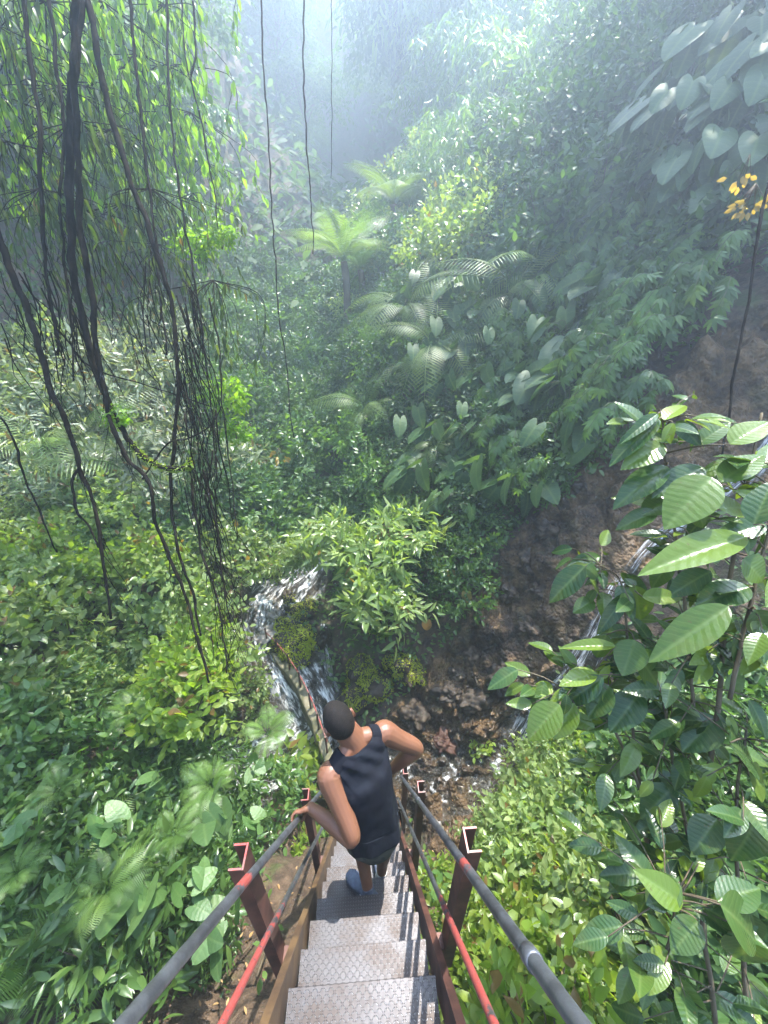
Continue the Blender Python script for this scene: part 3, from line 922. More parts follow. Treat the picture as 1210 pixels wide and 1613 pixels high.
# ================================================================== plant materials and prototypes
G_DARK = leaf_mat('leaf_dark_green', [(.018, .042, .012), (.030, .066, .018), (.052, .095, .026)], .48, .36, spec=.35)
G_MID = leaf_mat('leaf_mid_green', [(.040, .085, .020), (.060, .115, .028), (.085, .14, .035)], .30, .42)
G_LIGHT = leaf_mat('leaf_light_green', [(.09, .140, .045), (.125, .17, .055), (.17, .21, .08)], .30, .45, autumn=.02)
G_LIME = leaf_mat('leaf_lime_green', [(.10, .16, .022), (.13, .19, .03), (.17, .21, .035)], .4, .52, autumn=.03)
G_GREY = leaf_mat('leaf_grey_green', [(.10, .13, .08), (.145, .17, .11), (.20, .22, .15)], .34, .34, autumn=.05)
G_TARO = leaf_mat('leaf_elephant_ear', [(.018, .045, .015), (.028, .062, .020), (.05, .088, .03)], .46, .30, spec=.3, veins=.25, spots=.5, autumn=.03, vcount=6)
G_PHILO = leaf_mat('leaf_philodendron', [(.028, .055, .025), (.038, .07, .032), (.055, .085, .042)], .50, .32, spec=.3, veins=.2, autumn=.0, vcount=7)
G_BIGEAR = leaf_mat('leaf_broad_ear', [(.05, .10, .03), (.07, .13, .04), (.09, .15, .05)], .35, .42, veins=.3, vcount=6)
G_FERN = leaf_mat('leaf_fern', [(.055, .105, .022), (.075, .135, .028), (.10, .16, .035)], .42, .45)
G_FERNB = leaf_mat('leaf_fern_bright', [(.075, .125, .03), (.095, .145, .035), (.115, .16, .04)], .42, .38)
G_BAMBOO = leaf_mat('leaf_bamboo', [(.05, .10, .025), (.075, .135, .03), (.11, .17, .035)], .36, .45)
G_FAR = leaf_mat('leaf_forest', [(.030, .060, .020), (.045, .085, .025), (.07, .11, .032)], .6, .4, spec=.2)
G_BRIGHT = leaf_mat('leaf_canopy_bright', [(.07, .14, .02), (.10, .18, .025), (.14, .21, .03)], .36, .55)
BARK = plain_mat('bark', (.055, .042, .03), (.12, .095, .07), 9, .85, 0, .6, .01, stretch=(1, 1, .3))
STALK = plain_mat('green_stalk', (.06, .09, .025), (.10, .10, .04), 6, .55, 0, .2, .003)
TWIG = plain_mat('twig', (.06, .045, .028), (.11, .085, .05), 8, .8, 0, .3, .004)

class Proto:
    def __init__(s, meshes, mf, ms=None, sname='stem', fname='foliage'):
        s.f = meshes[0] if isinstance(meshes, tuple) else meshes
        s.s = meshes[1] if isinstance(meshes, tuple) else None
        s.f.materials.append(mf)
        if s.s: s.s.materials.append(ms or TWIG)
        s.sname, s.fname = sname, fname
def place(p, loc, rz, sc, name, label, cat, group=None, tilt=None, stem=True):
    """a plant: an Empty at its foot, its foliage and its stems"""
    o = empty(name, loc, 0, label, cat, group)
    q = Vector((0, 0, 1)).rotation_difference(Vector(tilt)) if tilt is not None else None
    e = Vector((0, 0, 0))
    from mathutils import Matrix
    M = Matrix.Rotation(rz, 4, 'Z')
    if q is not None: M = q.to_matrix().to_4x4() @ M
    o.rotation_euler = M.to_euler()
    o.scale = (sc, sc, sc) if np.isscalar(sc) else tuple(sc)
    c = link(p.fname, p.f, None, o)
    if stem and p.s: link(p.sname, p.s, None, o)
    return o
def many(fn, n, *a, **k): return [fn(*a, **k, seed=i) for i in range(n)]
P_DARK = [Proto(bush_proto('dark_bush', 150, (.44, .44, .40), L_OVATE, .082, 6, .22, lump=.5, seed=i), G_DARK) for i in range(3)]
P_MID = [Proto(bush_proto('mid_bush', 170, (.45, .45, .40), L_OVATE, .085, 6, .22, lump=.5, seed=10 + i), G_MID) for i in range(3)]
P_LIGHT = [Proto(bush_proto('light_bush', 190, (.46, .46, .42), L_SMALL, .080, 6, .20, up=.7, lump=.5, seed=20 + i), G_LIGHT) for i in range(3)]
P_LIME = [Proto(bush_proto('lime_bush', 80, (.36, .36, .34), L_SMALL, .095, 6, .22, up=.8, seed=30 + i), G_LIME) for i in range(2)]
P_GREY = [Proto(bush_proto('pale_bush', 120, (.5, .5, .4), L_LANCE, .13, 7, .28, seed=40 + i), G_GREY) for i in range(3)]
P_GLOSSY = [Proto(bush_proto('glossy_bush', 170, (.42, .42, .42), L_LANCE, .105, 6, .2, lump=.5, up=.35, seed=50 + i), G_MID) for i in range(3)]
P_TARO = [Proto(taro_proto('elephant_ear', 11, .42, .55, .34), G_TARO, STALK, 'stalk') for i in range(4)]
P_TAROBIG = [Proto(taro_proto('elephant_ear_big', 6, .32, .5, .52, L_HEARTBIG, face=(.1, -.6, .8), hang=.35), G_BIGEAR, STALK, 'stalk') for i in range(2)]
P_PHILO = [Proto(taro_proto('philodendron', 14, .6, .5, .52, L_HEARTBIG, hang=1.3), G_PHILO, STALK, 'stalk') for i in range(3)]
P_TRAIL = [Proto(trailer_proto('trailing_shrub', 11, .75, .17, width=.4), G_MID, STALK) for i in range(4)]
P_FERN = [Proto(fern_proto('fern', 9, 1.0, (.15, .9), seed=i), G_FERN, fname='fronds') for i in range(3)]
P_FERNP = [Proto(fern_proto('arching_fern', 9, 1.15, (.3, 1.0), frond_tpl(26, .24, .85, .03), seed=i), G_FERNB, fname='fronds') for i in range(3)]
P_SMALLFERN = [Proto(fern_proto('small_fern', 12, .45, (.1, 1.0), seed=i), G_FERN, fname='fronds') for i in range(2)]
P_BAMB = [Proto(tree_proto('drooping_bamboo', 3.2, (1.5, 1.1, 2.9), 420, L_BAMBOO, .26, 8, .7, 1.5, .05, 12), G_BAMBOO, STALK, 'canes') for i in range(2)]
P_TREE = [Proto(tree_proto('forest_tree', 6.5, (2.4, 1.7, 5.2), 950, L_OVATE, .20, 7, .8, .45, .14, 10), G_FAR, BARK, 'trunk', 'crown') for i in range(3)]
P_TREEB = [Proto(tree_proto('light_tree', 5.0, (1.9, 1.5, 4.2), 560, L_OVATE, .24, 7, .7, .7, .10, 9), G_MID, BARK, 'trunk', 'crown') for i in range(2)]

STREAM_ALL = [STREAM, POOL]
def free_of(x, y, d_stream=.45, d_stair=.62):
    lat, s = lat_s(x, y)
    ok = ~((np.abs(lat) < d_stair) & (s > -1.5) & (s < 2.75))
    if d_stair > .6: ok &= ~((np.abs(lat) < 1.12) & (s > .45) & (s < 2.75))
    for L in STREAM_ALL: ok &= seg_dist(x, y, L) > d_stream
    if d_stream > .45: ok &= seg_dist(x, y, KS[:, :2]) > .55
    return ok
CANDX, CANDY = None, None
TAKEN = []
def scatter(n, xr, yr, test, mind, rock=False, d_stream=.5, taken=None):
    """random spots on the ground at least mind apart, in a plan window, passing test(px, py, depth, x, y)"""
    x = rng.uniform(*xr, n); y = rng.uniform(*yr, n)
    z = gz(x, y)
    px, py, d = proj(np.stack([x, y, z], 1))
    ok = (d > .4) & test(px, py, d, x, y) & free_of(x, y, d_stream)
    if not rock: ok &= rock_amount(x, y, ground_z(x, y)) < .5
    keep = []
    old = taken if taken is not None else []
    for i in np.nonzero(ok)[0]:
        q = np.array([x[i], y[i], z[i]])
        if all((q - k).dot(q - k) > mind * mind for k in keep) and all((q - k).dot(q - k) > mind * mind for k in old): keep.append(q)
    if taken is not None: taken.extend(keep)
    return keep
def slope_rz(q):
    n = gnorm([q[0]], [q[1]])[0]
    return math.atan2(n[0], -n[1]), n
def put_all(pts, protos, name, label, cat, group, sc=(.8, 1.25), lean=.5, align=False, sink=.05, push=0.0):
    for q in pts:
        rz, n = slope_rz(q)
        t = nrm(UP * (1 - lean) + n * lean)
        place(protos[rng.integers(len(protos))], q + n * push - UP * sink, rz if align else rng.random() * 6.28, rng.uniform(*sc), name, label, cat, group, None if align else t)
T = []
right = lambda px, py: px > 500
# --- right hill
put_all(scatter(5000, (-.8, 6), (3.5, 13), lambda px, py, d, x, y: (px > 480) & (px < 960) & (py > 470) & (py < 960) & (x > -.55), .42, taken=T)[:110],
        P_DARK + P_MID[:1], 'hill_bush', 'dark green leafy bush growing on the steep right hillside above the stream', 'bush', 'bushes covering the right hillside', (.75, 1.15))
TT = []
put_all(scatter(1200, (.5, 5), (4, 9.5), lambda px, py, d, x, y: (px > 650) & (px < 960) & (py > 480) & (py < 850), .52, taken=TT)[:34],
        P_TARO, 'elephant_ear_plant', 'glossy heart-leaved elephant ear plant on the middle of the right slope', 'plant', 'elephant ear plants on the right slope', (.8, 1.2), align=True, sink=0, push=.42)
put_all(scatter(2500, (1.2, 7), (4.5, 10), lambda px, py, d, x, y: (px > 790) & (px < 1130) & (py > 300) & (py < 790), .42, taken=TT)[:60],
        P_TRAIL, 'trailing_shrub', 'trailing shrub with tiers of drooping narrow leaves on the right slope', 'shrub', 'trailing shrubs on the right slope', (.8, 1.2), align=True, sink=0, push=.40)
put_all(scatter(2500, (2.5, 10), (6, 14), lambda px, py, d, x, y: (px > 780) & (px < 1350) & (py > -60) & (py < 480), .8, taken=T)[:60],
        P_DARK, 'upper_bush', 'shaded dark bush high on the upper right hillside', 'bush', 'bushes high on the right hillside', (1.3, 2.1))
put_all(scatter(900, (-.9, 2.6), (8, 18), lambda px, py, d, x, y: (px > 560) & (px < 820) & (py > 250) & (py < 600), .75, taken=T)[:45],
        P_LIGHT + P_MID, 'spur_bush', 'sunlit yellowish green bush along the crest of the right hand spur', 'bush', 'bushes along the crest of the spur', (1.1, 1.8))
# --- centre of the valley
put_all(scatter(2500, (-5, -.4), (5.8, 16), lambda px, py, d, x, y: (px > 300) & (px < 560) & (py > 400) & (py < 850), .62, d_stream=.35, taken=T)[:80],
        P_DARK + P_MID, 'valley_bush', 'bush in the shaded valley bottom upstream beyond the hanging vines', 'bush', 'bushes in the valley bottom upstream', (1.0, 1.6))
# --- left bank
put_all(scatter(3500, (-8, -1.6), (2.2, 6.5), lambda px, py, d, x, y: (px > -120) & (px < 440) & (py > 830) & (py < 1250), .55, d_stream=.85, taken=T)[:75],
        P_LIGHT + P_MID[:1], 'sunny_bush', 'sunlit light green bush in the thicket on the left bank', 'bush', 'light green bushes on the left bank', (.6, 1.5), sink=.12)
put_all(scatter(2500, (-5, -.7), (.3, 3.4), lambda px, py, d, x, y: (px > -150) & (px < 480) & (py > 1080) & (py < 1560), .36, d_stream=.7, taken=T)[:60],
        P_GLOSSY + P_MID, 'bank_bush', 'shiny narrow-leaved bush on the lower left bank beside the stairs', 'bush', 'shiny bushes on the lower left bank', (.5, 1.15))
put_all(scatter(2500, (-12, -2.2), (5, 11), lambda px, py, d, x, y: (px > -150) & (px < 400) & (py > 560) & (py < 870), .62, taken=T)[:75],
        P_GREY + P_LIGHT[:1], 'pale_bush', 'pale grey-green bush behind the hanging vines on the left slope', 'bush', 'pale bushes on the left slope', (1.0, 1.5))
# --- lower right
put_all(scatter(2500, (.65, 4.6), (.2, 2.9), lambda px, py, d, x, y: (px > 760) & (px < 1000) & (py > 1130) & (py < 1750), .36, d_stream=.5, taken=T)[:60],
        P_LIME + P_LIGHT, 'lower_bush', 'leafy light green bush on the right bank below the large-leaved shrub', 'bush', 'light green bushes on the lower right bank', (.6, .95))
put_all(scatter(2500, (.65, 4.6), (-.2, 2.9), lambda px, py, d, x, y: (px > 985) & (px < 1500) & (py > 1080) & (py < 1850), .42, taken=T)[:40],  # dark leaf colours stand in for the shade of this corner
        P_DARK + P_GLOSSY, 'shade_bush', 'bush at the lower right behind the large-leaved shrubs, its dark leaves standing in for shade', 'bush', 'dark bushes at the lower right', (.7, 1.1))
for (px, py, k) in ((300, 1055, 4.2), (325, 1010, 4.5), (255, 1100, 3.9), (300, 1110, 3.8), (60, 880, 5.2), (150, 900, 5.0), (230, 880, 5.2), (20, 960, 4.6)):
    place(P_LIME[rng.integers(2)], at(px, py, k) - UP * .3, rng.random() * 6, rng.uniform(.8, 1.15), 'lime_bush', 'yellow-green bush standing above the darker thicket on the left bank', 'bush', 'yellow-green bushes on the left bank')
# --- ferns one can tell apart
def fern_at(px, py, rz, sc, label, proto=None, k=None, name='fern', lean=None, lift=.1):
    q, kk = hit(px, py) if k is None else (at(px, py, k), k)
    n = gnorm([q[0]], [q[1]])[0]
    return place(proto or P_FERNP[rng.integers(3)], q + n * (lift if proto else .5), rz, sc, name, label, 'fern', tilt=nrm(UP * .5 + n * .6) if lean is None else lean)
fern_at(815, 500, .3, 1.25, 'large fern with pale arching fronds at the top of the elephant ears')
fern_at(850, 470, 1.3, 1.1, 'fern with one long bright frond arching to the left of the trailing shrubs')
fern_at(655, 520, 2.0, 1.3, 'green fern with long drooping fronds near the middle of the spur')
fern_at(690, 570, 4.0, 1.1, 'fern with drooping blades just above the leftmost elephant ears')
fern_at(560, 560, 5.0, .9, 'fern hanging out over the left edge of the spur')
fern_at(600, 660, .7, .9, 'shaded fern in the dark bushes below the edge of the spur')
fern_at(690, 720, 1.0, .55, 'small pale fern frond poking out beside the elephant ear leaves')
fern_at(870, 250, 1.0, 1.4, 'hazy fern with glinting fronds in the upper right shade')
for (px, py, lb) in ((150, 700, 'fern with flat pale fronds behind the mossy looping vine'), (215, 775, 'pale fern below the hanging loop of vine'), (90, 745, 'pale fern at the far left of the valley floor')):
    fern_at(px, py, rng.random() * 6, 1.2, lb)
for (px, py) in ((60, 1480), (160, 1540), (120, 1400), (30, 1590)):
    fern_at(px, py, rng.random() * 6, 1.0, 'shaded fern in the bottom left undergrowth under the handrail', P_SMALLFERN[rng.integers(2)], lift=.25)['group'] = 'ferns in the bottom left shade'
# --- tree fern in the middle distance
def tree_fern(px, py, k, h, length, nf, label, mat_tpl):
    top = at(px, py, k)
    o = empty('tree_fern', (top[0], top[1], top[2] - h), 0, label, 'tree fern')
    fo = fern_proto('tree_fern_fronds', nf, length, (.45, 1.2), FROND_FINE)
    V = np.empty(len(fo.vertices) * 3, np.float32); fo.vertices.foreach_get('co', V)
    V[2::3] += h; fo.vertices.foreach_set('co', V)
    fo.materials.append(mat_tpl)
    link('fronds', fo, None, o)
    ac = Acc(); ac.add(*tube(spline([[0, 0, -.6], [.05, 0, h * .5], [0, 0, h]], 12), np.linspace(.11, .09, 12), 9, jitter=.3))
    link('trunk', ac.mesh('tree_fern_trunk'), BARK, o)
tree_fern(542, 412, 10.0, 1.6, 1.5, 12, 'tree fern with a bright spreading umbrella of fronds in the middle of the valley', G_FERNB)
tree_fern(620, 322, 11.0, 1.6, 1.5, 11, 'smaller tree fern with light fronds behind the crest of the spur', G_FERNB)
tree_fern(568, 425, 11.2, 1.4, .95, 10, 'low tree fern with dull drooping fronds under the bright umbrella fern', G_FERN)
# --- drooping bamboo on the upper spur
for (px, py, k, sc) in ((740, 270, 11, .9), (760, 230, 11, 1.1), (735, 130, 13, 1.1), (770, 110, 13, 1.2), (820, 140, 12, 1.2), (745, 0, 14, 1.3), (800, 20, 13.5, 1.3), (890, 60, 12, 1.2), (720, -60, 15, 1.2), (960, 120, 10.5, 1.0), (770, -90, 15, 1.4), (980, 0, 11, 1.2), (1080, 60, 9, 1.0), (900, -60, 13, 1.3), (1050, -60, 11, 1.2), (850, 250, 10, .8)):
    c = at(px, py, k)
    g = gz([c[0]], [c[1]])[0]
    sc2 = max(sc, min((c[2] - g) / 2.9, 2.6)) if c[2] - g > 1 else sc
    place(P_BAMB[rng.integers(2)], (c[0], c[1], c[2] - 2.9 * sc2), rng.random() * 6, sc2, 'drooping_bamboo', 'tall drooping bamboo with narrow hanging leaves in the haze of the upper spur', 'bamboo', 'drooping bamboos on the upper spur')
# --- hanging philodendrons, upper right
for (px, py, k, sc) in ((1085, 120, 5.2, 1.0), (1130, 200, 5.0, 1.0), (1060, 220, 5.4, .9), (1190, 110, 4.8, 1.0), (1110, 40, 5.6, 1.1), (1180, 260, 4.8, .9), (1075, 310, 5.4, .75), (1130, 300, 5.2, .75), (1190, 0, 5.2, 1.1), (1230, 180, 4.6, 1.0), (1040, 150, 5.6, 1.0), (1150, 130, 5.0, .9), (1090, 260, 5.2, .8), (1210, 60, 4.8, 1.0)):
    c = at(px, py, k)
    place(P_PHILO[rng.integers(3)], c - UP * .4 * sc, -.75 + .5 * rng.normal(), sc * rng.uniform(.62, .85), 'philodendron', 'climbing philodendron with big pale hanging leaves high at the upper right', 'plant', 'hanging philodendrons at the upper right')
for (px, py, k, rz, sc, lb) in ((900, 545, 6.0, -.6, .9, 'elephant ear with two very large pale leaves beside the trailing shrubs'), (840, 590, 6.0, -.3, .75, 'elephant ear with a bright upright leaf at the edge of the rock'), (945, 520, 5.9, -.7, .8, 'grey-green elephant ear highest on the slope beside the hazy gap')):
    c = at(px, py, k)
    place(P_PHILO[rng.integers(3)], c - UP * .3, rz, sc, 'elephant_ear_plant', lb, 'plant')
# --- light green shrub hanging over the stream
P_OVER = [Proto(bush_proto('overhanging_shrub', 90, (.5, .5, .32), L_LANCE, .20, 7, .34, up=.1, seed=70 + i, spread=.8), G_LIGHT) for i in range(2)]
for (px, py, k, sc, lb) in ((520, 850, 5.9, .9, 'bright overhanging shrub with drooping pointed leaves, hiding the head of the stream'), (585, 880, 5.6, 1.0, 'bright overhanging shrub in the middle of the row above the mossy boulders'),
                            (600, 950, 5.4, .95, 'darker overhanging shrub dangling down behind the larger mossy boulder'), (460, 880, 6.1, .6, 'small overhanging shrub reaching left across the head of the stream'), (640, 840, 5.8, .9, 'overhanging shrub next to the yellowing vine leaves')):
    place(P_OVER[rng.integers(2)], at(px, py, k) - UP * .25 * sc, rng.random() * 6, sc, 'overhanging_shrub', lb, 'shrub')
# --- big leaved plants on the left bank
for (px, py, k, rz, sc, lb) in ((330, 1270, 2.6, .5, .30, 'elephant ear with broad bright leaves in the shiny bushes left of the man'), (220, 1375, 2.3, 0, .36, 'elephant ear with one huge round leaf low on the left bank'),
                                (350, 1450, 2.2, .3, .30, 'half hidden elephant ear in the dark hollow below the left handrail')):
    place(P_TAROBIG[rng.integers(2)], at(px, py, k) - UP * .35 * sc, rz, sc, 'elephant_ear_plant', lb, 'plant')
# --- small plants on the bare earth by the stairs and in the water
P_TINY = [Proto(bush_proto('seedling', 26, (.13, .13, .10), L_SMALL, .075, 5, .10, stems=5, seed=80 + i, stem_r=.004), G_LIME) for i in range(2)]
for (px, py, lb) in ((482, 1345, 'small bright green seedling on the earth left of the stairs'), (498, 1310, 'bright green seedling behind the left middle post'), (655, 1405, 'small bright seedling at the foot of the right rail'), (690, 1395, 'low bright weed beside the right rail where red paint starts'),
                     (755, 1180, 'lone bright green weed growing in the shallow pool'), (600, 1000, 'small green weed on the mossy bank by the little waterfall'), (478, 1225, 'bright green weed clump at the edge of the left bank below the kerb'), (705, 1385, 'weed with round leaves on the earth right of the stairs')):
    q, k = hit(px, py)
    place(P_TINY[rng.integers(2)], q, rng.random() * 6, 1.0 if 'clump' not in lb else 2.2, 'weed', lb, 'weed')
for (px, py, k) in ((740, 1560, 1.7), (780, 1500, 1.8), (830, 1470, 1.9), (800, 1590, 1.7), (860, 1540, 1.7), (790, 1430, 2.2), (900, 1480, 1.8), (850, 1390, 2.3), (910, 1400, 2.1), (730, 1480, 2.1)):
    q, kk = hit(px, py)
    place(P_LIME[rng.integers(2)], at(px, py, min(kk, k + .5)) - UP * .25, rng.random() * 6, .62, 'lime_weed', 'knee-high lime green weed growing beside the right handrail', 'weed', 'lime green weeds beside the right handrail')
# --- forest on the far walls
FT = []
put_all(scatter(6000, (-25, 4), (26, 75), lambda px, py, d, x, y: (px > 240) & (px < 660) & (py > -120) & (py < 330) & (d > 17), 2.6, taken=FT)[:80],
        P_TREE, 'cliff_tree', 'bluish hazy tree on the cliff closing the head of the ravine', 'tree', 'trees on the cliff at the head of the ravine', (.5, .95), .15, sink=.3)
put_all(scatter(3000, (-38, 38), (15, 68), lambda px, py, d, x, y: (px > -150) & (px < 1350) & (py > -260) & (py < 430) & ~((px > 640) & (d < 17)) & ~((px > 290) & (px < 640) & (d < 30)), 2.9, taken=FT)[:130],
        P_TREE, 'forest_tree', 'hazy forest tree on the far wall of the ravine', 'tree', 'trees on the far walls of the ravine', (.7, 1.25), .15, sink=.3)
put_all(scatter(1500, (-20, -2.8), (11.5, 21), lambda px, py, d, x, y: (px > -250) & (px < 290) & (py > 200) & (py < 620), 1.7, taken=FT)[:24],
        P_TREEB + P_TREE[:1], 'slope_tree', 'leafy tree standing on the left slope behind the vines', 'tree', 'trees on the left slope', (.55, .95), .15, sink=.3)
# --- undergrowth no one could count
def carpet(name, n, xr, yr, size, tpl, mat, test, layers=.25, clump=1.0):
    x = rng.uniform(*xr, n); y = rng.uniform(*yr, n)
    z = gz(x, y)
    P = np.stack([x, y, z], 1)
    px, py, d = proj(P)
    ok = (d > .3) & test(px, py, d, x, y) & free_of(x, y, .42, .5) & (rock_amount(x, y, ground_z(x, y)) < .5)
    ok &= (fbm(P * clump, 3, 77) > (-.35 if size < .3 else -1.2))
    P = P[ok]; n = len(P)
    N = gnorm(P[:, 0], P[:, 1])
    az = rng.random(n) * 6.28
    D = nrm(np.stack([np.cos(az), np.sin(az), .1 + 0 * az], 1) - N * .1 - .25 * UP)
    ac = Acc()
    emit(ac, tpl, frames(D, nrm(N * .6 + UP * .6 + .3 * rng.normal(size=(n, 3)))), P + N * (layers * rng.random(n) ** 1.5)[:, None], size * (.6 + .8 * rng.random(n)))
    return tag(link(name, ac.mesh(name), mat), kind='stuff')
carpet('undergrowth', 26000, (-6, 6), (-.2, 9), .085, L_SMALL, G_MID, lambda px, py, d, x, y: (d < 9) & ~((px < 430) & (py > 820) & (py < 1260) & (rng.random(len(px)) < .6)) & ~((px < 420) & (py > 1330) & (rng.random(len(px)) < .8)))
carpet('undergrowth', 26000, (-12, 12), (6, 20), .20, L_OVATE, G_DARK, lambda px, py, d, x, y: (d < 20) & (d > 5), .5)
carpet('far_foliage', 95000, (-42, 42), (13, 88), .5, L_OVATE, G_FAR, lambda px, py, d, x, y: d > 12, 1.2, .25)

for i in range(9):
    px, py, k = ((120, 1180, 3.2), (40, 1290, 2.4), (180, 1300, 2.4), (400, 1200, 3.2), (110, 1380, 2.1), (300, 1400, 2.2), (250, 1210, 3.0), (60, 1150, 3.2), (410, 1290, 2.7))[i]
    place(P_TAROBIG[i % 2], at(px, py, k) - UP * .12, rng.random() * 6, rng.uniform(.15, .24), 'broad_leaved_plant', 'low broad-leaved plant poking out of the shiny bushes on the left bank', 'plant', 'broad-leaved plants in the lower left bushes')
for i in range(8):
    px, py, k = ((90, 1240, 2.7), (200, 1120, 3.5), (330, 1230, 3.0), (30, 1100, 3.4), (160, 1400, 2.1), (420, 1150, 3.5), (270, 1310, 2.5), (20, 1370, 2.2))[i]
    place(P_SMALLFERN[i % 2], at(px, py, k) - UP * .05, rng.random() * 6, rng.uniform(.4, .65), 'fern', 'small fern growing up between the shiny bushes on the left bank', 'fern', 'small ferns in the lower left bushes')
# ================================================================== hanging vines, aerial roots and the tree they hang from
VINE = plain_mat('vine_bark', (.006, .005, .0045), (.022, .018, .014), 14, .95, 0, 1.0, .012, .05, stretch=(1, 1, .4))
MOSSY = plain_mat('mossy_vine', (.10, .12, .02), (.05, .042, .028), 16, .9, 0, .6, .006)
SHADE_LEAF = leaf_mat('leaf_shade_tone', [(.030, .05, .018), (.04, .07, .02), (.06, .08, .025)], .45, .42, autumn=.02)  # dark green tone paints backlit shade into the hanging leaves
def vine(path, k, r0, r1, label, name='hanging_vine', group=None, mat=None, mossy=None, sides=7, kink=.012, roots=0):
    """a liana: photo points lifted to depth k (one number or one per point)"""
    ks = np.broadcast_to(np.asarray(k, float), (len(path),))
    C = np.array([at(p[0], p[1], kk) for p, kk in zip(path, ks)])
    S = spline(C, max(24, 10 * len(path)))
    S = S + kink * fbm(S * 4.0, 3, 5)[:, None] * np.array([1, .6, 0]) + kink * .7 * np.stack([fbm(S * 7 + 5, 2, 6), fbm(S * 7 + 9, 2, 7), 0 * S[:, 0]], 1)
    o = empty(name, S[-1], 0, label, 'vine', group)
    org = S[-1]
    ac = Acc()
    rr = np.linspace(r0, r1, len(S)) * (1 + .22 * fbm(S * 14, 2, 3))
    ac.add(*tube(S, rr, sides, jitter=.25))
    V, T, U, r = ac.arrays()
    link('stem', make_mesh('vine_stem', V - org, T, U, r), mat or VINE, o)
    if mossy:
        a, b_ = int(mossy[0] * len(S)), int(mossy[1] * len(S))
        ac = Acc()
        n = 700
        i = rng.integers(a, b_ - 1, n)
        f = rng.random(n)[:, None]
        D = rvec(n)
        P = S[i] * (1 - f) + S[i + 1] * f + D * rr[i][:, None] * .8
        emit(ac, L_SMALL, frames(nrm(D - .5 * UP), rvec(n)), P, .022 * (.6 + .8 * rng.random(n)))
        V, T, U, r = ac.arrays()
        link('moss', make_mesh('vine_moss', V - org, T, U, r), G_LIME, o)
    if roots:
        ac = Acc()
        for _ in range(roots):
            i = rng.integers(int(len(S) * .25), len(S) - 2)
            L = rng.uniform(.15, .55)
            d = np.array([rng.normal() * .12, rng.normal() * .12, -1])
            ac.add(*tube(spline([S[i], S[i] + d * L * .5 + rng.normal(size=3) * .02, S[i] + d * L + rng.normal(size=3) * .04], 6), np.linspace(.0035, .0012, 6), 4))
        V, T, U, r = ac.arrays()
        link('rootlets', make_mesh('vine_rootlets', V - org, T, U, r), mat or VINE, o)
    return o
vine([(128, -90), (122, 60), (110, 230), (112, 380), (132, 512), (155, 598), (185, 664), (212, 707), (251, 735), (297, 736), (300, 722)], 3.0, .032, .016, 'thick dark vine ending in a mossy yellow-green upturned loop', mossy=(.68, .99), roots=26)
vine([(118, -90), (135, 0), (165, 135), (195, 255), (225, 330), (260, 440), (277, 530), (280, 640), (273, 700), (270, 770), (276, 840), (302, 935), (318, 1000)], 3.05, .026, .008, 'long dark vine slanting from the top to the hanging root mass and on below it', roots=30)
vine([(120, -90), (118, 60), (119, 180), (125, 300), (140, 440), (149, 539), (162, 608), (175, 671), (198, 720), (235, 760), (250, 830), (280, 915), (305, 985), (330, 1075)], 2.9, .026, .009, 'vine that swings right below the mossy loop and reaches the thicket', roots=22)
vine([(-10, 330), (20, 436), (42, 490), (60, 539), (79, 605), (96, 651), (116, 704), (128, 745), (142, 777), (160, 850), (166, 900), (178, 975)], 2.8, .024, .009, 'dark vine with a knot and a looping side shoot at the far left', roots=24)
vine([(126, 735), (114, 760), (116, 800), (140, 830), (158, 862)], 2.8, .010, .006, 'side shoot looping off the knotted vine at the far left', 'vine_shoot')
vine([(262, -60), (266, 130), (275, 250), (295, 370), (313, 470), (322, 560), (334, 640), (342, 760)], 3.4, .011, .006, 'straight thin vine crossing the lit leaves at upper left')
vine([(296, -60), (306, 40), (310, 90), (303, 130), (316, 190), (335, 290), (345, 360)], 3.6, .010, .005, 'thin vine with an elbow beside the lit leaves at upper left')
vine([(280, -60), (290, 60), (300, 120), (303, 135)], 3.6, .007, .005, 'short thin vine joining the elbowed vine near the top')
vine([(410, -60), (415, 120), (424, 260), (432, 390), (440, 500), (452, 590), (462, 690)], 4.2, .010, .005, 'very thin vine hanging left of the umbrella tree fern')
vine([(478, -60), (479, 120), (483, 230), (490, 320), (495, 400)], 4.2, .010, .005, 'very thin vine hanging straight in front of the umbrella tree fern')
vine([(521, -60), (523, 90), (522, 280)], 5.0, .006, .004, 'faint thread of a vine before the hazy far cliff')
vine([(1225, 240), (1203, 320), (1188, 420), (1165, 540), (1150, 640), (1140, 720)], 2.4, .009, .006, 'slim vine hanging in front of the bare rock at the right edge')
vine([(0, 655), (22, 700), (45, 770), (70, 830), (90, 870)], 3.0, .009, .005, 'thin bare vine at the left edge over the pale bushes')
vine([(330, 470), (345, 560), (352, 650), (365, 760), (372, 850)], 3.5, .008, .004, 'thin vine right of the hanging root mass')
vine([(90, 520), (150, 580), (240, 610), (330, 640)], 3.1, .006, .004, 'thin vine running almost level behind the main vines')
vine([(305, 760), (315, 850), (342, 940), (352, 1000), (358, 1060)], 3.0, .011, .005, 'bare root trailing from the root mass down to the stream bank', roots=14)
vine([(320, 740), (340, 820), (352, 900), (362, 975)], 3.1, .010, .005, 'second bare root trailing from the root mass, nearest the stream', roots=14)
vine([(225, 755), (262, 700), (300, 690), (330, 670), (345, 640)], 3.0, .007, .004, 'thin twig crossing behind the mossy loop')
vine([(195, -90), (210, 60), (222, 180), (236, 300), (248, 420), (262, 560)], 3.3, .016, .008, 'dark vine just right of the thickest one in the upper left', roots=12)
vine([(30, -90), (45, 60), (60, 200), (66, 330), (80, 480), (92, 560)], 3.0, .020, .010, 'dark vine nearest the upper left corner', roots=18)
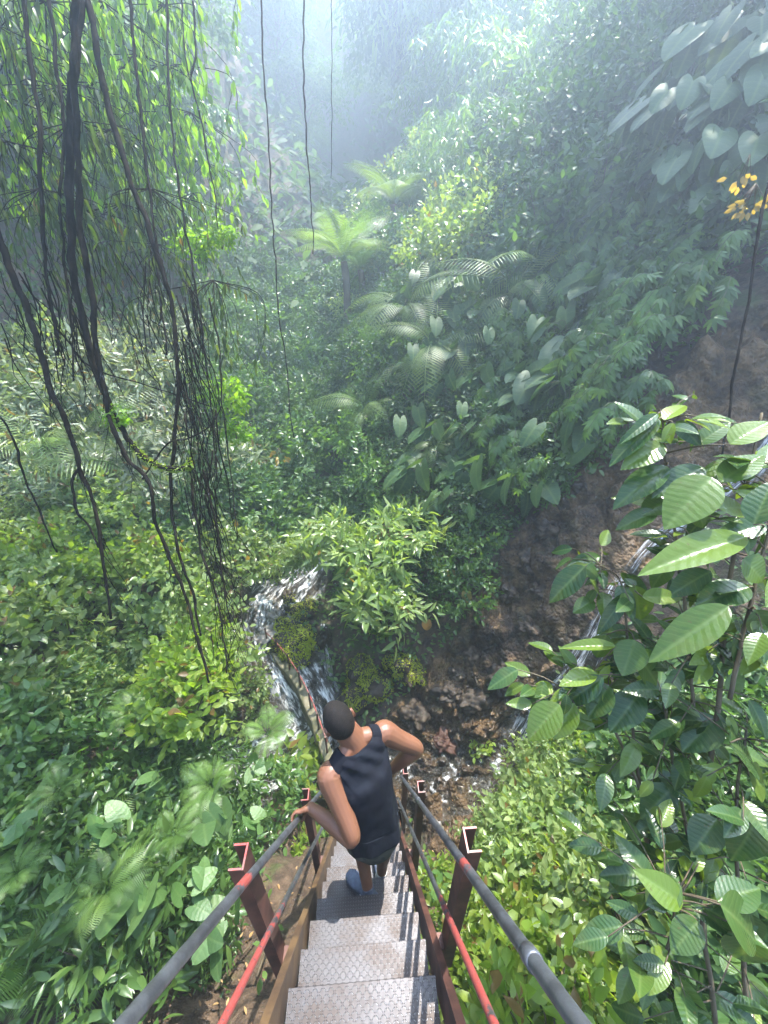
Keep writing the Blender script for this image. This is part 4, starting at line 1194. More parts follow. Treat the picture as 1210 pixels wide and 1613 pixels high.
vine([(70, -90), (88, 80), (100, 220), (96, 350), (108, 470), (120, 600)], 3.2, .016, .007, 'dark vine between the corner vine and the thickest one', roots=18)
def root_curtain(boxpx, k, n, length, label, r=.004, name='aerial_roots'):
    """a mass of thin roots hanging together"""
    x0, x1, y0, y1 = boxpx
    ac = Acc()
    top = at((x0 + x1) / 2, y0, k)
    for _ in range(n):
        a = at(rng.uniform(x0, x1), rng.uniform(y0, y1), k + rng.normal() * .12)
        L = length * rng.uniform(.35, 1.1)
        q = [a]
        for s_ in range(4): q.append(q[-1] + np.array([rng.normal() * .045, rng.normal() * .03, -L / 4]))
        rr = r * rng.uniform(.5, 1.5)
        ac.add(*tube(spline(q, 9), np.linspace(rr, rr * .35, 9), 4))
    V, T, U, rn = ac.arrays()
    o = link(name, make_mesh('aerial_roots', V - top, T, U, rn), VINE)
    o.location = top
    return tag(o, label, 'roots')
root_curtain((276, 306, 420, 640), 3.05, 62, 1.15, 'dense dark mass of aerial roots hanging right of the mossy loop', .0042)
root_curtain((285, 340, 640, 800), 3.05, 30, 1.2, 'loose ragged aerial roots dangling below the dense root mass toward the stream', .0045)
root_curtain((0, 120, 420, 540), 2.95, 46, .75, 'ragged curtain of dark aerial roots at the left edge', .0045)
root_curtain((110, 250, 380, 560), 3.1, 40, .8, 'curtain of dark aerial roots between the thickest vines', .004)
root_curtain((330, 385, 860, 1000), 3.4, 46, .75, 'tangle of pale dry rootlets over the stream bank', .0028)
# sprays of leaves hanging on the vines
def hang_proto(name, nst, length, tpl, size, per=14, width=.35):
    fo, st = Acc(), Acc()
    for i in range(nst):
        o = np.array([rng.normal() * width, rng.normal() * width, rng.random() * .2])
        L = length * rng.uniform(.5, 1.1)
        C = spline([[0, 0, .3], o, o + [rng.normal() * .08, rng.normal() * .08, -L * .5], o + [rng.normal() * .14, rng.normal() * .14, -L]], 14)
        st.add(*tube(C, np.linspace(.005, .0015, 14), 4))
        k = rng.integers(1, 14, per)
        az = rng.random(per) * 6.28
        D = nrm(np.stack([np.cos(az) * .6, np.sin(az) * .6, -1.0 + .3 * rng.normal(size=per)], 1))
        N = nrm(np.stack([np.cos(az), np.sin(az), .5 + 0 * az], 1))
        emit(fo, tpl, frames(D, N), C[k], size * rng.uniform(.6, 1.2, per))
    return fo.mesh(name), st.mesh(name + '_stem')
P_HANGB = [Proto(hang_proto('hanging_bright', 13, .8, L_OVATE, .125, 12), G_BRIGHT, VINE) for i in range(3)]
P_HANGD = [Proto(hang_proto('hanging_dark', 14, .9, L_LANCE, .13, 12), SHADE_LEAF, VINE) for i in range(3)]
P_CLUMP = [Proto(bush_proto('epiphyte', 70, (.4, .4, .3), L_OVATE, .13, 6, .3, up=-.4, low=-.9, seed=90 + i), G_BRIGHT) for i in range(2)]
for (px, py, k) in ((215, 20, 4.2), (60, 150, 4.6), (120, 80, 4.8), (200, 120, 5.2), (90, 240, 5.0), (160, 180, 5.4), (260, 60, 5.2), (30, 30, 4.6), (230, 230, 5.6), (270, 110, 4.4), (180, 110, 4.0), (290, 200, 4.8), (235, 190, 4.6), (310, 270, 5.2), (150, 10, 3.8), (240, -40, 4.4), (330, 330, 5.6), (40, 60, 3.6), (15, 150, 3.4), (170, 230, 4.6), (310, 380, 5.4), (20, 260, 3.8)):
    place(P_HANGB[rng.integers(3)], at(px, py - 40, k), rng.random() * 6, rng.uniform(.8, 1.15), 'hanging_spray', 'hanging spray of sunlit bright green leaves in the upper left tree', 'foliage spray', 'bright leaf sprays hanging at the upper left')
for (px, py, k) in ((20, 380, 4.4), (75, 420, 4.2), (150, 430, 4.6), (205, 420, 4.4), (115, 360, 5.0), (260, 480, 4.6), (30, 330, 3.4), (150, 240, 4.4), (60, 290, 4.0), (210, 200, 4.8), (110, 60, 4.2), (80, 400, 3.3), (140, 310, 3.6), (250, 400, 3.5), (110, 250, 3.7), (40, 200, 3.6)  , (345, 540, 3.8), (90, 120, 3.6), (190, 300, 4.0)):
    place(P_HANGD[rng.integers(3)], at(px, py - 50, k), rng.random() * 6, rng.uniform(.7, 1.05), 'shaded_spray', 'drooping leaf spray among the vines with shade put into its dark leaf colour', 'foliage spray', 'dark leaf sprays hanging among the vines')
place(P_CLUMP[0], at(350, 385, 4.0), 0, .36, 'vine_leaves', 'small bright yellow-green leaf clump at the tip of a thin twig', 'leaves')
place(P_CLUMP[1], at(305, 400, 4.0), 1, .42, 'vine_leaves', 'bright leaf clump close behind the straight thin vine', 'leaves')
place(P_CLUMP[0], at(360, 640, 4.2), 2, .55, 'vine_leaves', 'yellow-green leaf clump at the right edge of the root mass', 'leaves')
place(P_CLUMP[1], at(375, 690, 4.4), 3, .40, 'vine_leaves', 'yellow-green leaf clump just above the dark valley bushes', 'leaves')
place(P_CLUMP[1], at(190, 665, 3.0), 3, .22, 'vine_leaves', 'pair of bright leaves sprouting where the vine turns mossy', 'leaves')
# the tree that carries them stands just outside the frame
tr = empty('overhanging_tree', (-6.0, 3.4, gz([-6.0], [3.4])[0]), 0, 'big tree at the left whose limbs reach over the top of the view', 'tree')
org = np.array(tr.location)
ac = Acc()
ac.add(*tube(spline([org - [0, 0, .8], [-6.0, 3.5, 1.0], [-5.6, 3.6, 4.0], [-4.6, 4.0, 6.0]], 16), np.linspace(.32, .16, 16), 12, jitter=.12))
V, T, U, r = ac.arrays(); link('trunk', make_mesh('big_trunk', V - org, T, U, r), BARK, tr)
ac = Acc()
LIMBS = [[(-5.6, 3.6, 4.0), (-4.2, 4.0, 5.0), (-2.4, 4.3, 5.6), (-1.0, 4.6, 5.9)], [(-5.6, 3.6, 3.6), (-3.8, 3.1, 4.5), (-1.9, 3.2, 5.0), (-.5, 3.4, 5.1)]]  # second limb, out of view, is shaped to shade the lower left
for Lm in LIMBS: ac.add(*tube(spline(Lm, 14), np.linspace(.11, .03, 14), 8, jitter=.15))
V, T, U, r = ac.arrays(); link('limbs', make_mesh('big_limbs', V - org, T, U, r), BARK, tr)
ac = Acc()
ep = np.concatenate([spline(LIMBS[0], 14)[9:]] + [spline(LIMBS[1], 30)[8:]])
n = 480
O = ep[rng.integers(0, len(ep), n)] + rng.normal(size=(n, 3)) * [.5, .45, .3]
sprig_leaves(ac, L_OVATE, O, nrm(rng.normal(size=(n, 3)) - .5 * UP), np.tile(UP, (n, 1)), .5 * rng.uniform(.7, 1.3, n), 7, .2)
V, T, U, r = ac.arrays(); link('crown', make_mesh('big_crown', V - org, T, U, r), G_BRIGHT, tr)

# an added, unseen tree on the right hand hill; its crown shades the right slope
tr = empty('added_shade_tree', (9.0, 12.0, gz([9.0], [12.0])[0]), 0, 'added tree on the right hilltop, its unseen crown above the view shading the slope', 'tree')
org = np.array(tr.location)
ac = Acc()
tp = np.array([7.6, 11.0, 9.0])
ac.add(*tube(spline([org - [0, 0, .8], org * .5 + tp * .5 + [.5, .2, 0], tp], 16), np.linspace(.30, .14, 16), 12, jitter=.12))
ends = [tp + np.array([3.0 * math.cos(a), 2.7 * math.sin(a), rng.uniform(-.2, 1.0)]) * rng.uniform(.5, 1) for a in np.arange(13) * 2.4]
V, T, U, r = ac.arrays(); link('trunk', make_mesh('hill_trunk', V - org, T, U, r), BARK, tr)
ac = Acc()
for e in ends: ac.add(*tube(spline([tp - [0, 0, .3], (tp + e) / 2 + [0, 0, .3], e], 8), np.linspace(.09, .02, 8), 6))
V, T, U, r = ac.arrays(); link('limbs', make_mesh('hill_limbs', V - org, T, U, r), BARK, tr)
ac = Acc(); n = 850
O = np.array(ends)[rng.integers(0, len(ends), n)] + rng.normal(size=(n, 3)) * [.75, .75, .4]
sprig_leaves(ac, L_OVATE, O, nrm(rng.normal(size=(n, 3)) - .2 * UP), np.tile(UP, (n, 1)), .5 * rng.uniform(.7, 1.3, n), 7, .24)
V, T, U, r = ac.arrays(); link('crown', make_mesh('hill_crown', V - org, T, U, r), G_MID, tr)
# ================================================================== the large-leaved shrubs close on the right
def quilt_mat():
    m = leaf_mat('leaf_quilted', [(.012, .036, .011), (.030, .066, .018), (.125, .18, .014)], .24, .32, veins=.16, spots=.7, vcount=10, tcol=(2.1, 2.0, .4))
    nt = m.node_tree          # tone is set leaf by leaf: no per-object shift
    for nd in list(nt.nodes):
        if nd.type == 'OBJECT_INFO': nt.nodes.remove(nd)
    for nd in nt.nodes:
        if nd.type == 'HUE_SAT': 
            for l in list(nd.inputs['Value'].links): nt.links.remove(l)
            nd.inputs['Value'].default_value = 1.0
    return m
G_QUILT = quilt_mat()
QLEAF = leaf_grid(17, w_ovate(.23, .78), .20, .28, .005, 7, 9)
def shrub(label, stems, heroes, extra, name='large_leaved_shrub'):
    """stems: photo paths with depth; heroes: (base px, tip px, width px, k, tone 0..1); extra: random leaves along the stems"""
    base = at(*stems[0][0][0], stems[0][1]) - UP * .3
    o = empty(name, base, 0, label, 'shrub')
    st, fo = Acc(), Acc()
    lines = []
    for (path, k, r) in stems:
        C = spline([at(p[0], p[1], k) for p in path], 30)
        C = C + .006 * np.stack([fbm(C * 8, 2, 1), fbm(C * 8, 2, 2), 0 * C[:, 0]], 1)
        st.add(*tube(C, np.linspace(r, r * .45, 30), 6, jitter=.1)); lines.append(C)
    allp = np.concatenate(lines)
    toC = lambda P: nrm(-P)
    for (bp, tp, w, k, tone) in heroes:
        kk = k if np.isscalar(k) else k[0]
        kt = k * rng.uniform(.97, 1.03) if np.isscalar(k) else k[1]
        B, Tp = at(*bp, kk), at(*tp, kt)
        L = np.linalg.norm(Tp - B)
        wm = w / FPX * kk
        D = nrm(Tp - B)
        # tilt between facing us and facing up so that the leaf shows its photographed width
        N = nrm(toC(B) * .55 + UP * .75 + rng.normal(size=3) * .15)
        face = abs(nrm(N - D * N.dot(D)).dot(toC(B)))
        sc = np.array([[wm / .54 / max(.45, face ** .5), L * 1.03, L]])
        emit(fo, L_QUILT, frames(D[None], N[None]), B[None], sc, np.array([tone]))
        j = np.argmin(np.linalg.norm(allp - B, axis=1))
        if np.linalg.norm(allp[j] - B) < .35:
            st.add(*tube(spline([allp[j], (allp[j] + B) / 2 + UP * .01, B], 6), np.linspace(.0035, .0022, 6), 5))
    for (n, size, tlo, thi, sp) in extra:
        C = lines[rng.integers(len(lines))]
        for _ in range(n):
            C = lines[rng.integers(len(lines))]
            i = rng.integers(2, 29)
            az = rng.random() * 6.28
            out = np.array([math.cos(az), math.sin(az), rng.uniform(-.1, .5)])
            L1 = sp * rng.uniform(.3, 1.2)
            tw = C[i] + out * L1
            st.add(*tube(spline([C[i], (C[i] + tw) / 2 + UP * .02, tw], 5), np.linspace(.003, .0015, 5), 4))
            for q in range(3):
                D = nrm(out + rng.normal(size=3) * .55 - UP * .35)
                N = nrm(UP + rng.normal(size=3) * .35 + toC(tw) * .25)
                emit(fo, QLEAF, frames(D[None], N[None]), (tw - out * L1 * .25 * q)[None], np.array([size * rng.uniform(.6, 1.15)]), np.array([rng.uniform(tlo, thi)]))
    V, T, U, r = st.arrays(); link('stem', make_mesh('shrub_stem', V - base, T, U, r), TWIG, o)
    V, T, U, r = fo.arrays(); link('foliage', make_mesh('shrub_leaves', V - base, T, U, r), G_QUILT, o)
    return o
shrub('large-leaved shrub with quilted glossy leaves filling the right edge above the waterfall',
      [([(1120, 1230), (1135, 1060), (1155, 880), (1180, 760), (1200, 650)], 1.35, .009), ([(1095, 1150), (1082, 980), (1062, 820), (1046, 690), (1040, 650)], 1.4, .007), ([(1150, 1100), (1180, 950), (1215, 820), (1230, 700)], 1.25, .007)],
      [((1036, 652), (984, 688), 16, 1.3, .95), ((1038, 660), (962, 722), 30, 1.3, .80), ((1046, 662), (1082, 627), 22, 1.32, .62), ((1046, 700), (984, 730), 34, 1.3, .40), ((1030, 694), (1068, 684), 30, 1.32, .92), ((1052, 735), (968, 788), 38, 1.32, .15),
       ((1108, 736), (1034, 772), 34, 1.28, .93), ((1122, 752), (1052, 822), 62, 1.2, .36), ((1066, 786), (1010, 802), 40, 1.3, .30), ((1036, 806), (970, 828), 30, 1.3, .25), ((1176, 846), (1018, 884), 44, 1.15, .42), ((1206, 826), (1128, 842), 30, 1.18, .9),
       ((1188, 826), (1216, 750), 46, 1.1, 1.0), ((1150, 700), (1215, 655), 40, 1.2, .45), ((1135, 760), (1205, 705), 42, 1.25, .3), ((1100, 700), (1150, 660), 30, 1.4, .25), ((1130, 800), (1185, 795), 34, 1.25, .4), ((1090, 790), (1118, 832), 34, 1.35, .3),
       ((1180, 925), (1100, 944), 42, 1.15, .93), ((1148, 955), (1028, 1036), 50, 1.1, .30), ((1170, 880), (1212, 915), 44, 1.2, .35), ((1190, 960), (1216, 1010), 40, 1.2, .2), ((1160, 1000), (1200, 1060), 44, 1.25, .15), ((1060, 880), (1020, 925), 34, 1.4, .3), ((1120, 900), (1050, 935), 36, 1.3, .12)],
      [(38, .125, 0, .45, .19), (32, .10, .45, 1.0, .16)])
shrub('large-leaved shrub with a bright lime leaf pair at its tip beside the wet rock',
      [([(1020, 1330), (1000, 1180), (992, 1050), (985, 960), (975, 910), (940, 892)], 1.5, .007), ([(1010, 1250), (960, 1130), (925, 1065), (880, 1105)], 1.45, .006)],
      [((922, 892), (862, 946), 38, 1.4, .93), ((922, 894), (946, 908), 24, 1.4, 1.0), ((928, 912), (955, 936), 24, 1.42, .40), ((1000, 922), (1010, 982), 42, 1.4, .40), ((986, 936), (942, 1000), 24, 1.4, .93), ((935, 945), (905, 962), 24, 1.45, .25), ((970, 1018), (886, 1012), 18, 1.35, .45),
       ((882, 1110), (828, 1164), 48, 1.3, .38), ((940, 1060), (884, 1072), 26, 1.38, .55), ((950, 1066), (884, 1114), 34, 1.36, .82), ((905, 1108), (872, 1166), 36, 1.38, .42), ((1000, 1008), (984, 1064), 46, 1.38, .32), ((1000, 1030), (1050, 1080), 44, 1.4, .28), ((955, 1000), (940, 1040), 36, 1.45, .3),
       ((1012, 940), (1080, 938), 26, 1.35, .5), ((1000, 925), (985, 908), 14, 1.4, 1.0), ((960, 1080), (925, 1130), 40, 1.4, .2), ((1010, 1090), (960, 1150), 46, 1.4, .15), ((870, 1080), (836, 1095), 22, 1.45, .6)],
      [(24, .12, .1, .45, .17), (18, .09, .5, 1.0, .14)])
shrub('large-leaved shrub at the lower right, deep shade put into its leaf tones, a few left bright',
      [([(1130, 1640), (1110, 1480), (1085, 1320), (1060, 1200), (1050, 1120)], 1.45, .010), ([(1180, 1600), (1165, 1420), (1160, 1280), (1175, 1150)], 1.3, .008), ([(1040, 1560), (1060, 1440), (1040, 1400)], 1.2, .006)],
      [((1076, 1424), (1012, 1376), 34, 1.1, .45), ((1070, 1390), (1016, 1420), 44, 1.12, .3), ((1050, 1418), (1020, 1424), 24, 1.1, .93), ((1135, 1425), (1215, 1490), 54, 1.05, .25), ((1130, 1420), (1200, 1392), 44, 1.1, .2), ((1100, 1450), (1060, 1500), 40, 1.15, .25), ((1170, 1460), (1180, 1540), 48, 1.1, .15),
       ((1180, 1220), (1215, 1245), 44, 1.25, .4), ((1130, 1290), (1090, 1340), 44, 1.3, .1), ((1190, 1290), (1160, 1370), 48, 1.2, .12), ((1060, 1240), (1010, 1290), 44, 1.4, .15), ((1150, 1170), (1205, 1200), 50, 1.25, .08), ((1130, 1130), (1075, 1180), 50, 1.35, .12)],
      [(46, .13, 0, .35, .24), (16, .10, .3, .9, .2)])  # low tones put the corner's deep shade into the leaf colour
# yellow-leaved sprig near the right edge
def sprig(px, py, k, n, size, label, tone):
    c = at(px, py, k)
    o = empty('yellow_sprig', c, 0, label, 'sprig')
    fo, st = Acc(), Acc()
    for i in range(n):
        d = nrm(rng.normal(size=3) * [1, .6, .5] - UP * .6)
        P = d * size * rng.uniform(.2, 1.6)
        st.add(*tube(np.array([[0, 0, .1], P]), [.002, .001], 4))
        emit(fo, L_SMALL, frames(d[None], nrm(-c)[None]), P[None], np.array([size * rng.uniform(.6, 1)]), np.array([tone]))
    link('stem', st.mesh('sprig_stem'), TWIG, o); link('foliage', fo.mesh('sprig_leaves'), YELLOW, o)
YELLOW = leaf_mat('leaf_yellow', [(.17, .13, .04), (.22, .17, .06), (.17, .15, .06)], .5, .5, tcol=(1.6, 1.3, .4))
sprig(1180, 318, 2.6, 30, .06, 'sprig of small yellow leaves below the philodendrons near the right edge', .5)
sprig(1172, 272, 2.7, 9, .075, 'few faded yellow leaves above the yellow sprig', .3)
sprig(440, 715, 6.0, 14, .10, 'little tuft of yellow leaves in the dark valley bushes', .6)
# ================================================================== boulders and moss
import bmesh
ROCKM = plain_mat('wet_boulder', (.018, .013, .009), (.055, .038, .023), 6, .62, 0, .8, .02, .3)
REDROCK = plain_mat('red_boulder', (.035, .015, .010), (.075, .034, .02), 6, .6, 0, .7, .02, .3)
GREYROCK = plain_mat('grey_boulder', (.14, .125, .11), (.27, .24, .21), 5, .5, 0, .7, .02, .4)
MOSS = leaf_mat('moss_blades', [(.16, .20, .012), (.25, .29, .02), (.32, .34, .03)], .6, .4)
bmr = bmesh.new(); bmesh.ops.create_icosphere(bmr, subdivisions=5, radius=1.0)
ICO_V = np.array([v.co[:] for v in bmr.verts]); ICO_T = np.array([[v.index for v in f.verts] for f in bmr.faces]); bmr.free()
def boulder(px, py, size, label, mat=None, moss=0, k=None, sink=.25, seed=0, name='boulder', fresh=True):
    q, kk = hit(px, py) if k is None else (at(px, py, k), k)
    size = np.asarray(size, float)
    D = ICO_V
    r = 1 + .42 * fbm(D * 1.3 + seed * 3.1, 3, seed) + .20 * (.5 - worley(D * 1.6 + seed, seed)) + .13 * fbm(D * 4 + seed, 4, seed + 3) - .10 * np.abs(fbm(D * 2.6 + seed, 3, seed + 9))
    V = D * r[:, None] * size
    a = seed * 1.7
    Rz = np.array([[math.cos(a), -math.sin(a), 0], [math.sin(a), math.cos(a), 0], [0, 0, 1]])
    V = V @ Rz.T
    loc = q + UP * size[2] * (1 - 2 * sink) * .5
    if not moss:
        o = link(name, make_mesh(name, V, ICO_T), mat or ROCKM); o.location = loc
        return tag(o, label, 'rock')
    o = empty(name, loc, 0, label, 'rock')
    link('stone', make_mesh(name, V, ICO_T), mat or ROCKM, o)
    n = moss
    up = np.nonzero((D @ Rz.T)[:, 2] > -.15)[0]
    i = up[rng.integers(0, len(up), n * 3)]
    P = V[i] + rng.normal(size=(n * 3, 3)) * .008
    P = P[fbm(P * 6 + seed, 3, 5) > -.30][:n]; n = len(P)
    out = nrm(P / size ** 2)
    ac = Acc()
    emit(ac, L_SMALL, frames(nrm(out * .5 - UP * .75 + .5 * rng.normal(size=(n, 3))), nrm(out + .4 * rng.normal(size=(n, 3)))), P + out * .006, .028 * rng.uniform(.4, 1.4, n))
    link('moss', ac.mesh('moss'), MOSS, o)
    return o
boulder(474, 1022, (.30, .34, .26), 'big mossy boulder splitting the stream above the kerb wall', moss=7000, seed=1)
boulder(448, 992, (.15, .17, .14), 'small round mossy boulder left of the big one', moss=1800, seed=2)
boulder(478, 965, (.20, .24, .16), 'mossy ledge stone behind the big mossy boulder', moss=1800, seed=3)
boulder(420, 1000, (.26, .17, .09), 'flat grey boulder lying in the stream at the left bank', GREYROCK, seed=4)
boulder(432, 972, (.17, .14, .10), 'flat grey stone upstream of the flat grey boulder', GREYROCK, seed=5)
boulder(415, 955, (.20, .14, .09), 'brownish stone at the left edge of the stream', GREYROCK, seed=6)
boulder(455, 945, (.16, .12, .12), 'stone at the top of the rapid with water on both sides', moss=300, seed=7)
boulder(575, 1080, (.48, .30, .26), 'wide moss covered bank stone behind the head of the man', moss=8000, seed=8)
boulder(640, 1060, (.30, .25, .24), 'mossy lump beside the foot of the rock face', moss=3500, seed=9)
boulder(512, 1010, (.14, .14, .20), 'dark wet stone with a trickle of water over it', seed=10)
boulder(698, 1172, (.20, .16, .15), 'reddish wet boulder at the edge of the pool', REDROCK, seed=11)
boulder(650, 1130, (.24, .20, .16), 'brown knobbly rock left of the reddish boulder', seed=12)
boulder(745, 1110, (.26, .20, .20), 'dark knobbly rock above the reddish boulder', seed=13)
boulder(705, 1095, (.20, .20, .16), 'brown knobbly rock at the base of the rock face', seed=14)
boulder(790, 1075, (.22, .2, .2), 'wet dark rock beside the waterfall', seed=15)
boulder(690, 1300, (.07, .06, .04), 'small pale stone on the mud right of the stairs', GREYROCK, seed=16)
boulder(515, 1135, (.16, .13, .1), 'dark stone in the rapid behind the kerb wall', seed=17)
boulder(470, 1085, (.12, .1, .07), 'little wet stone in the white water below the big mossy boulder', seed=18)
# lumpy crust of the rock face: knobs a person could count only one by one
kn = 0
for (px, py, s) in ((830, 880, .20), (860, 830, .18), (800, 930, .17), (850, 930, .15), (890, 800, .16), (780, 990, .18), (835, 985, .15), (745, 1030, .17), (800, 1040, .14), (870, 870, .14), (920, 770, .15), (760, 960, .14), (900, 850, .12), (955, 720, .14), (720, 1060, .13), (880, 930, .12)):
    kn += 1
    boulder(px, py, (s, s * .8, s * .8), 'brown knob of rock bulging from the bare rock face', plain_mat('face_rock', (.028, .018, .011), (.085, .054, .028), 7, .55, 0, .8, .02) if kn == 1 else bpy.data.materials['face_rock'], seed=20 + kn, name='rock_knob', sink=.72)['group'] = 'knobs of the rock face'
# sticks and litter
for (p0, p1, lb) in (((405, 1540), (470, 1370), 'thin dry stick lying on the earth left of the stairs'), ((340, 1560), (405, 1480), 'reddish bent stick under the left handrail'), ((655, 1400), (705, 1500), 'pale thin stick on the earth right of the stairs'), ((665, 1360), (735, 1400), 'dry twig pointing at the right post')):
    a, _ = hit(*p0); c, _ = hit(*p1)
    ac = Acc(); ac.add(*tube(spline([a + UP * .02, (a + c) / 2 + UP * .05, c + UP * .02], 10), np.linspace(.010, .005, 10), 6, jitter=.2))
    o = link('stick', ac.mesh('stick'), TWIG); tag(o, lb, 'stick')
LIT = leaf_mat('dead_leaf', [(.22, .12, .04), (.30, .20, .09), (.16, .08, .04)], .7, .2)
x = rng.uniform(-1.6, 2.2, 900); y = rng.uniform(.2, 3.8, 900); z = gz(x, y)
ok = free_of(x, y, .3, .2); P = np.stack([x, y, z + .012], 1)[ok]
ac = Acc(); emit(ac, L_OVATE, frames(nrm(rng.normal(size=(len(P), 3)) * [1, 1, .2]), gnorm(P[:, 0], P[:, 1])), P, .038 * rng.uniform(.5, 1.4, len(P)))
tag(link('leaf_litter', ac.mesh('leaf_litter'), LIT), kind='stuff')
# old vine leaves turned yellow and orange beside the rock
for (px, py, c, lb) in ((735, 935, .5, 'yellowed heart-shaped leaf hanging on a stalk below the elephant ears'), (710, 900, .3, 'yellowing leaf left of the hanging heart-shaped one'), (672, 980, .99, 'orange dead leaf in the shade under the elephant ears'), (800, 640, .99, 'rust brown dead leaf among the elephant ears'), (745, 740, .99, 'brown dead leaf below the elephant ears'), (790, 770, .99, 'brown dead leaf at the edge of the rock')):
    q, k = hit(px, py); q = q * .93
    o = empty('old_leaf', q, 0, lb, 'leaf')
    fo, st = Acc(), Acc()
    st.add(*tube(spline([[.02, .2, .30], [.02, .05, .2], [0, 0, 0]], 6), .004, 4))
    emit(fo, L_HEARTBIG, frames(np.array([[.1, -.2, -1.0]]), nrm(-q)[None]), np.zeros((1, 3)), np.array([.17]), np.array([c]))
    link('stalk', st.mesh('old_leaf_stalk'), STALK, o); link('blade', fo.mesh('old_leaf'), LIT if c > .9 else YELLOW, o)
# ================================================================== the man on the stairs
A_ = np.array
SKIN, ns_, out = new_mat('skin'); b = NB(ns_); co = b.coord()
n1 = b.noise(co, 9, 5); n2 = b.noise(co, 120, 3)
ns_.links.new(b.bsdf(b.mix(n1, (.145, .062, .034), (.19, .086, .048)), .42, 0, .4, b.bump(n2, .12, .002), **{'Subsurface Weight': .08}), out.inputs[0])
def cloth(name, c1, c2, scale, rough=.85):
    m, nt, out = new_mat(name); b = NB(nt); co = b.coord()
    f = b.noise(co, scale, 4)
    w = b.noise(co, 420, 2)
    nt.links.new(b.bsdf(b.mix(b.step(f, .45, .55), c1, c2), rough, 0, .12, b.bump(b.math('ADD', w, b.math('MULTIPLY', b.noise(co, 14, 3), 1.5)), .35, .003), **{'Sheen Weight': .0}), out.inputs[0])
    return m
NAVY = cloth('navy_jersey', (.008, .009, .014), (.010, .012, .018), 6)
CAMO = cloth('camo_cotton', (.085, .088, .072), (.04, .043, .034), 22)
HAIRM, nh_, out = new_mat('short_black_hair'); b = NB(nh_); co = b.coord()
st = b.noise(b.scale(co, (1, 1, .35)), 330, 3, .7)
nh_.links.new(b.bsdf(b.mix(b.step(st, .5, .72), (.007, .006, .006), (.050, .036, .028)), .8, 0, .2, b.bump(st, .9, .004)), out.inputs[0])
SHOEM = cloth('slate_knit', (.075, .09, .13), (.10, .12, .165), 40, .7)
SOLEM = plain_mat('shoe_sole', (.03, .032, .04), (.05, .05, .06), 20, .7)
WHITEM = plain_mat('white_knit', (.62, .62, .60), (.50, .50, .49), 30, .8)
def capsule_tube(ac, P, rad, n=None, sides=16, flat=1.0):
    """rounded closed tube through the joints, tapering by rad"""
    P = np.asarray(P, float); n = n or 8 * len(P)
    S = spline(P, n)
    r = np.interp(np.linspace(0, 1, n), np.linspace(0, 1, len(rad)), rad)
    t0 = nrm(S[0] - S[1]); t1 = nrm(S[-1] - S[-2])
    a = np.linspace(0, 1, 5)[1:]
    pre = [S[0] + t0 * r[0] * math.sin(x * 1.5) for x in a[::-1]]; prr = [r[0] * math.cos(x * 1.5) for x in a[::-1]]
    post = [S[-1] + t1 * r[-1] * math.sin(x * 1.5) for x in a]; por = [r[-1] * math.cos(x * 1.5) for x in a]
    ac.add(*tube(np.concatenate([pre, S, post]), np.concatenate([prr, r, por]), sides, True, 0, flat))
def loft(secs, n_out=40, sides=40, caps=True):
    """secs: (centre, axis right, axis front, half width, half depth); smooth loft, superellipse sections"""
    C = spline([s[0] for s in secs], n_out); X = nrm(spline([s[1] for s in secs], n_out)); Y = nrm(spline([s[2] for s in secs], n_out))
    w = spline([[s[3], s[4], 0] for s in secs], n_out)
    a = np.linspace(0, 2 * math.pi, sides, endpoint=False)
    e = .86
    ca, sa = np.sign(np.cos(a)) * np.abs(np.cos(a)) ** e, np.sign(np.sin(a)) * np.abs(np.sin(a)) ** e
    V = (C[:, None] + ca[None, :, None] * (X * w[:, :1])[:, None] + sa[None, :, None] * (Y * w[:, 1:2])[:, None]).reshape(-1, 3)
    T = tri(grid_quads(n_out, sides, True))
    if caps:
        m = len(V); V = np.concatenate([V, C[:1], C[-1:]])
        j = np.arange(sides); j2 = (j + 1) % sides
        T = np.concatenate([T, np.stack([np.full(sides, m), j2, j], 1), np.stack([np.full(sides, m + 1), (n_out - 1) * sides + j, (n_out - 1) * sides + j2], 1)])
    return V, T
# joints, metres, in the world
hipL, hipR = A_([-.150, 1.085, -2.80]), A_([.020, 1.14, -2.80])
kneeL, ankL = A_([-.19, 1.31, -3.10]), A_([-.108, 1.055, -3.43])
kneeR, ankR = A_([.0, 1.28, -3.24]), A_([-.018, 1.215, -3.685])
shL, shR = A_([-.302, 1.178, -2.312]), A_([.002, 1.395, -2.262])
elL = A_([-.172, .985, -2.53]); elR = A_([.200, 1.40, -2.43])
neck = A_([-.168, 1.318, -2.225]); head = A_([-.256, 1.352, -2.085])
pelv = (hipL + hipR) / 2; chest = (shL + shR) / 2
rd = nrm(A_([0, 0, -SLOPE]) + S_DIR)                      # down the hand rail
rn = nrm(np.cross(rd, S_LAT)); rn = rn if rn[2] > 0 else -rn
sh_ = 1.13
railC = stair(sh_, -RAIL_LAT, RAIL_OFF - SLOPE * sh_)
wrL = railC + rn * .052 + S_LAT * .075 - rd * .015
wrR = A_([.055, 1.37, -2.60])
body = Acc()
up_t = nrm(chest - pelv); rt_s = nrm(shR - shL); rt_h = nrm(hipR - hipL)
fr_s = nrm(np.cross(up_t, rt_s)); fr_h = nrm(np.cross(up_t, rt_h))
mid = (pelv + chest) / 2 - fr_s * .035
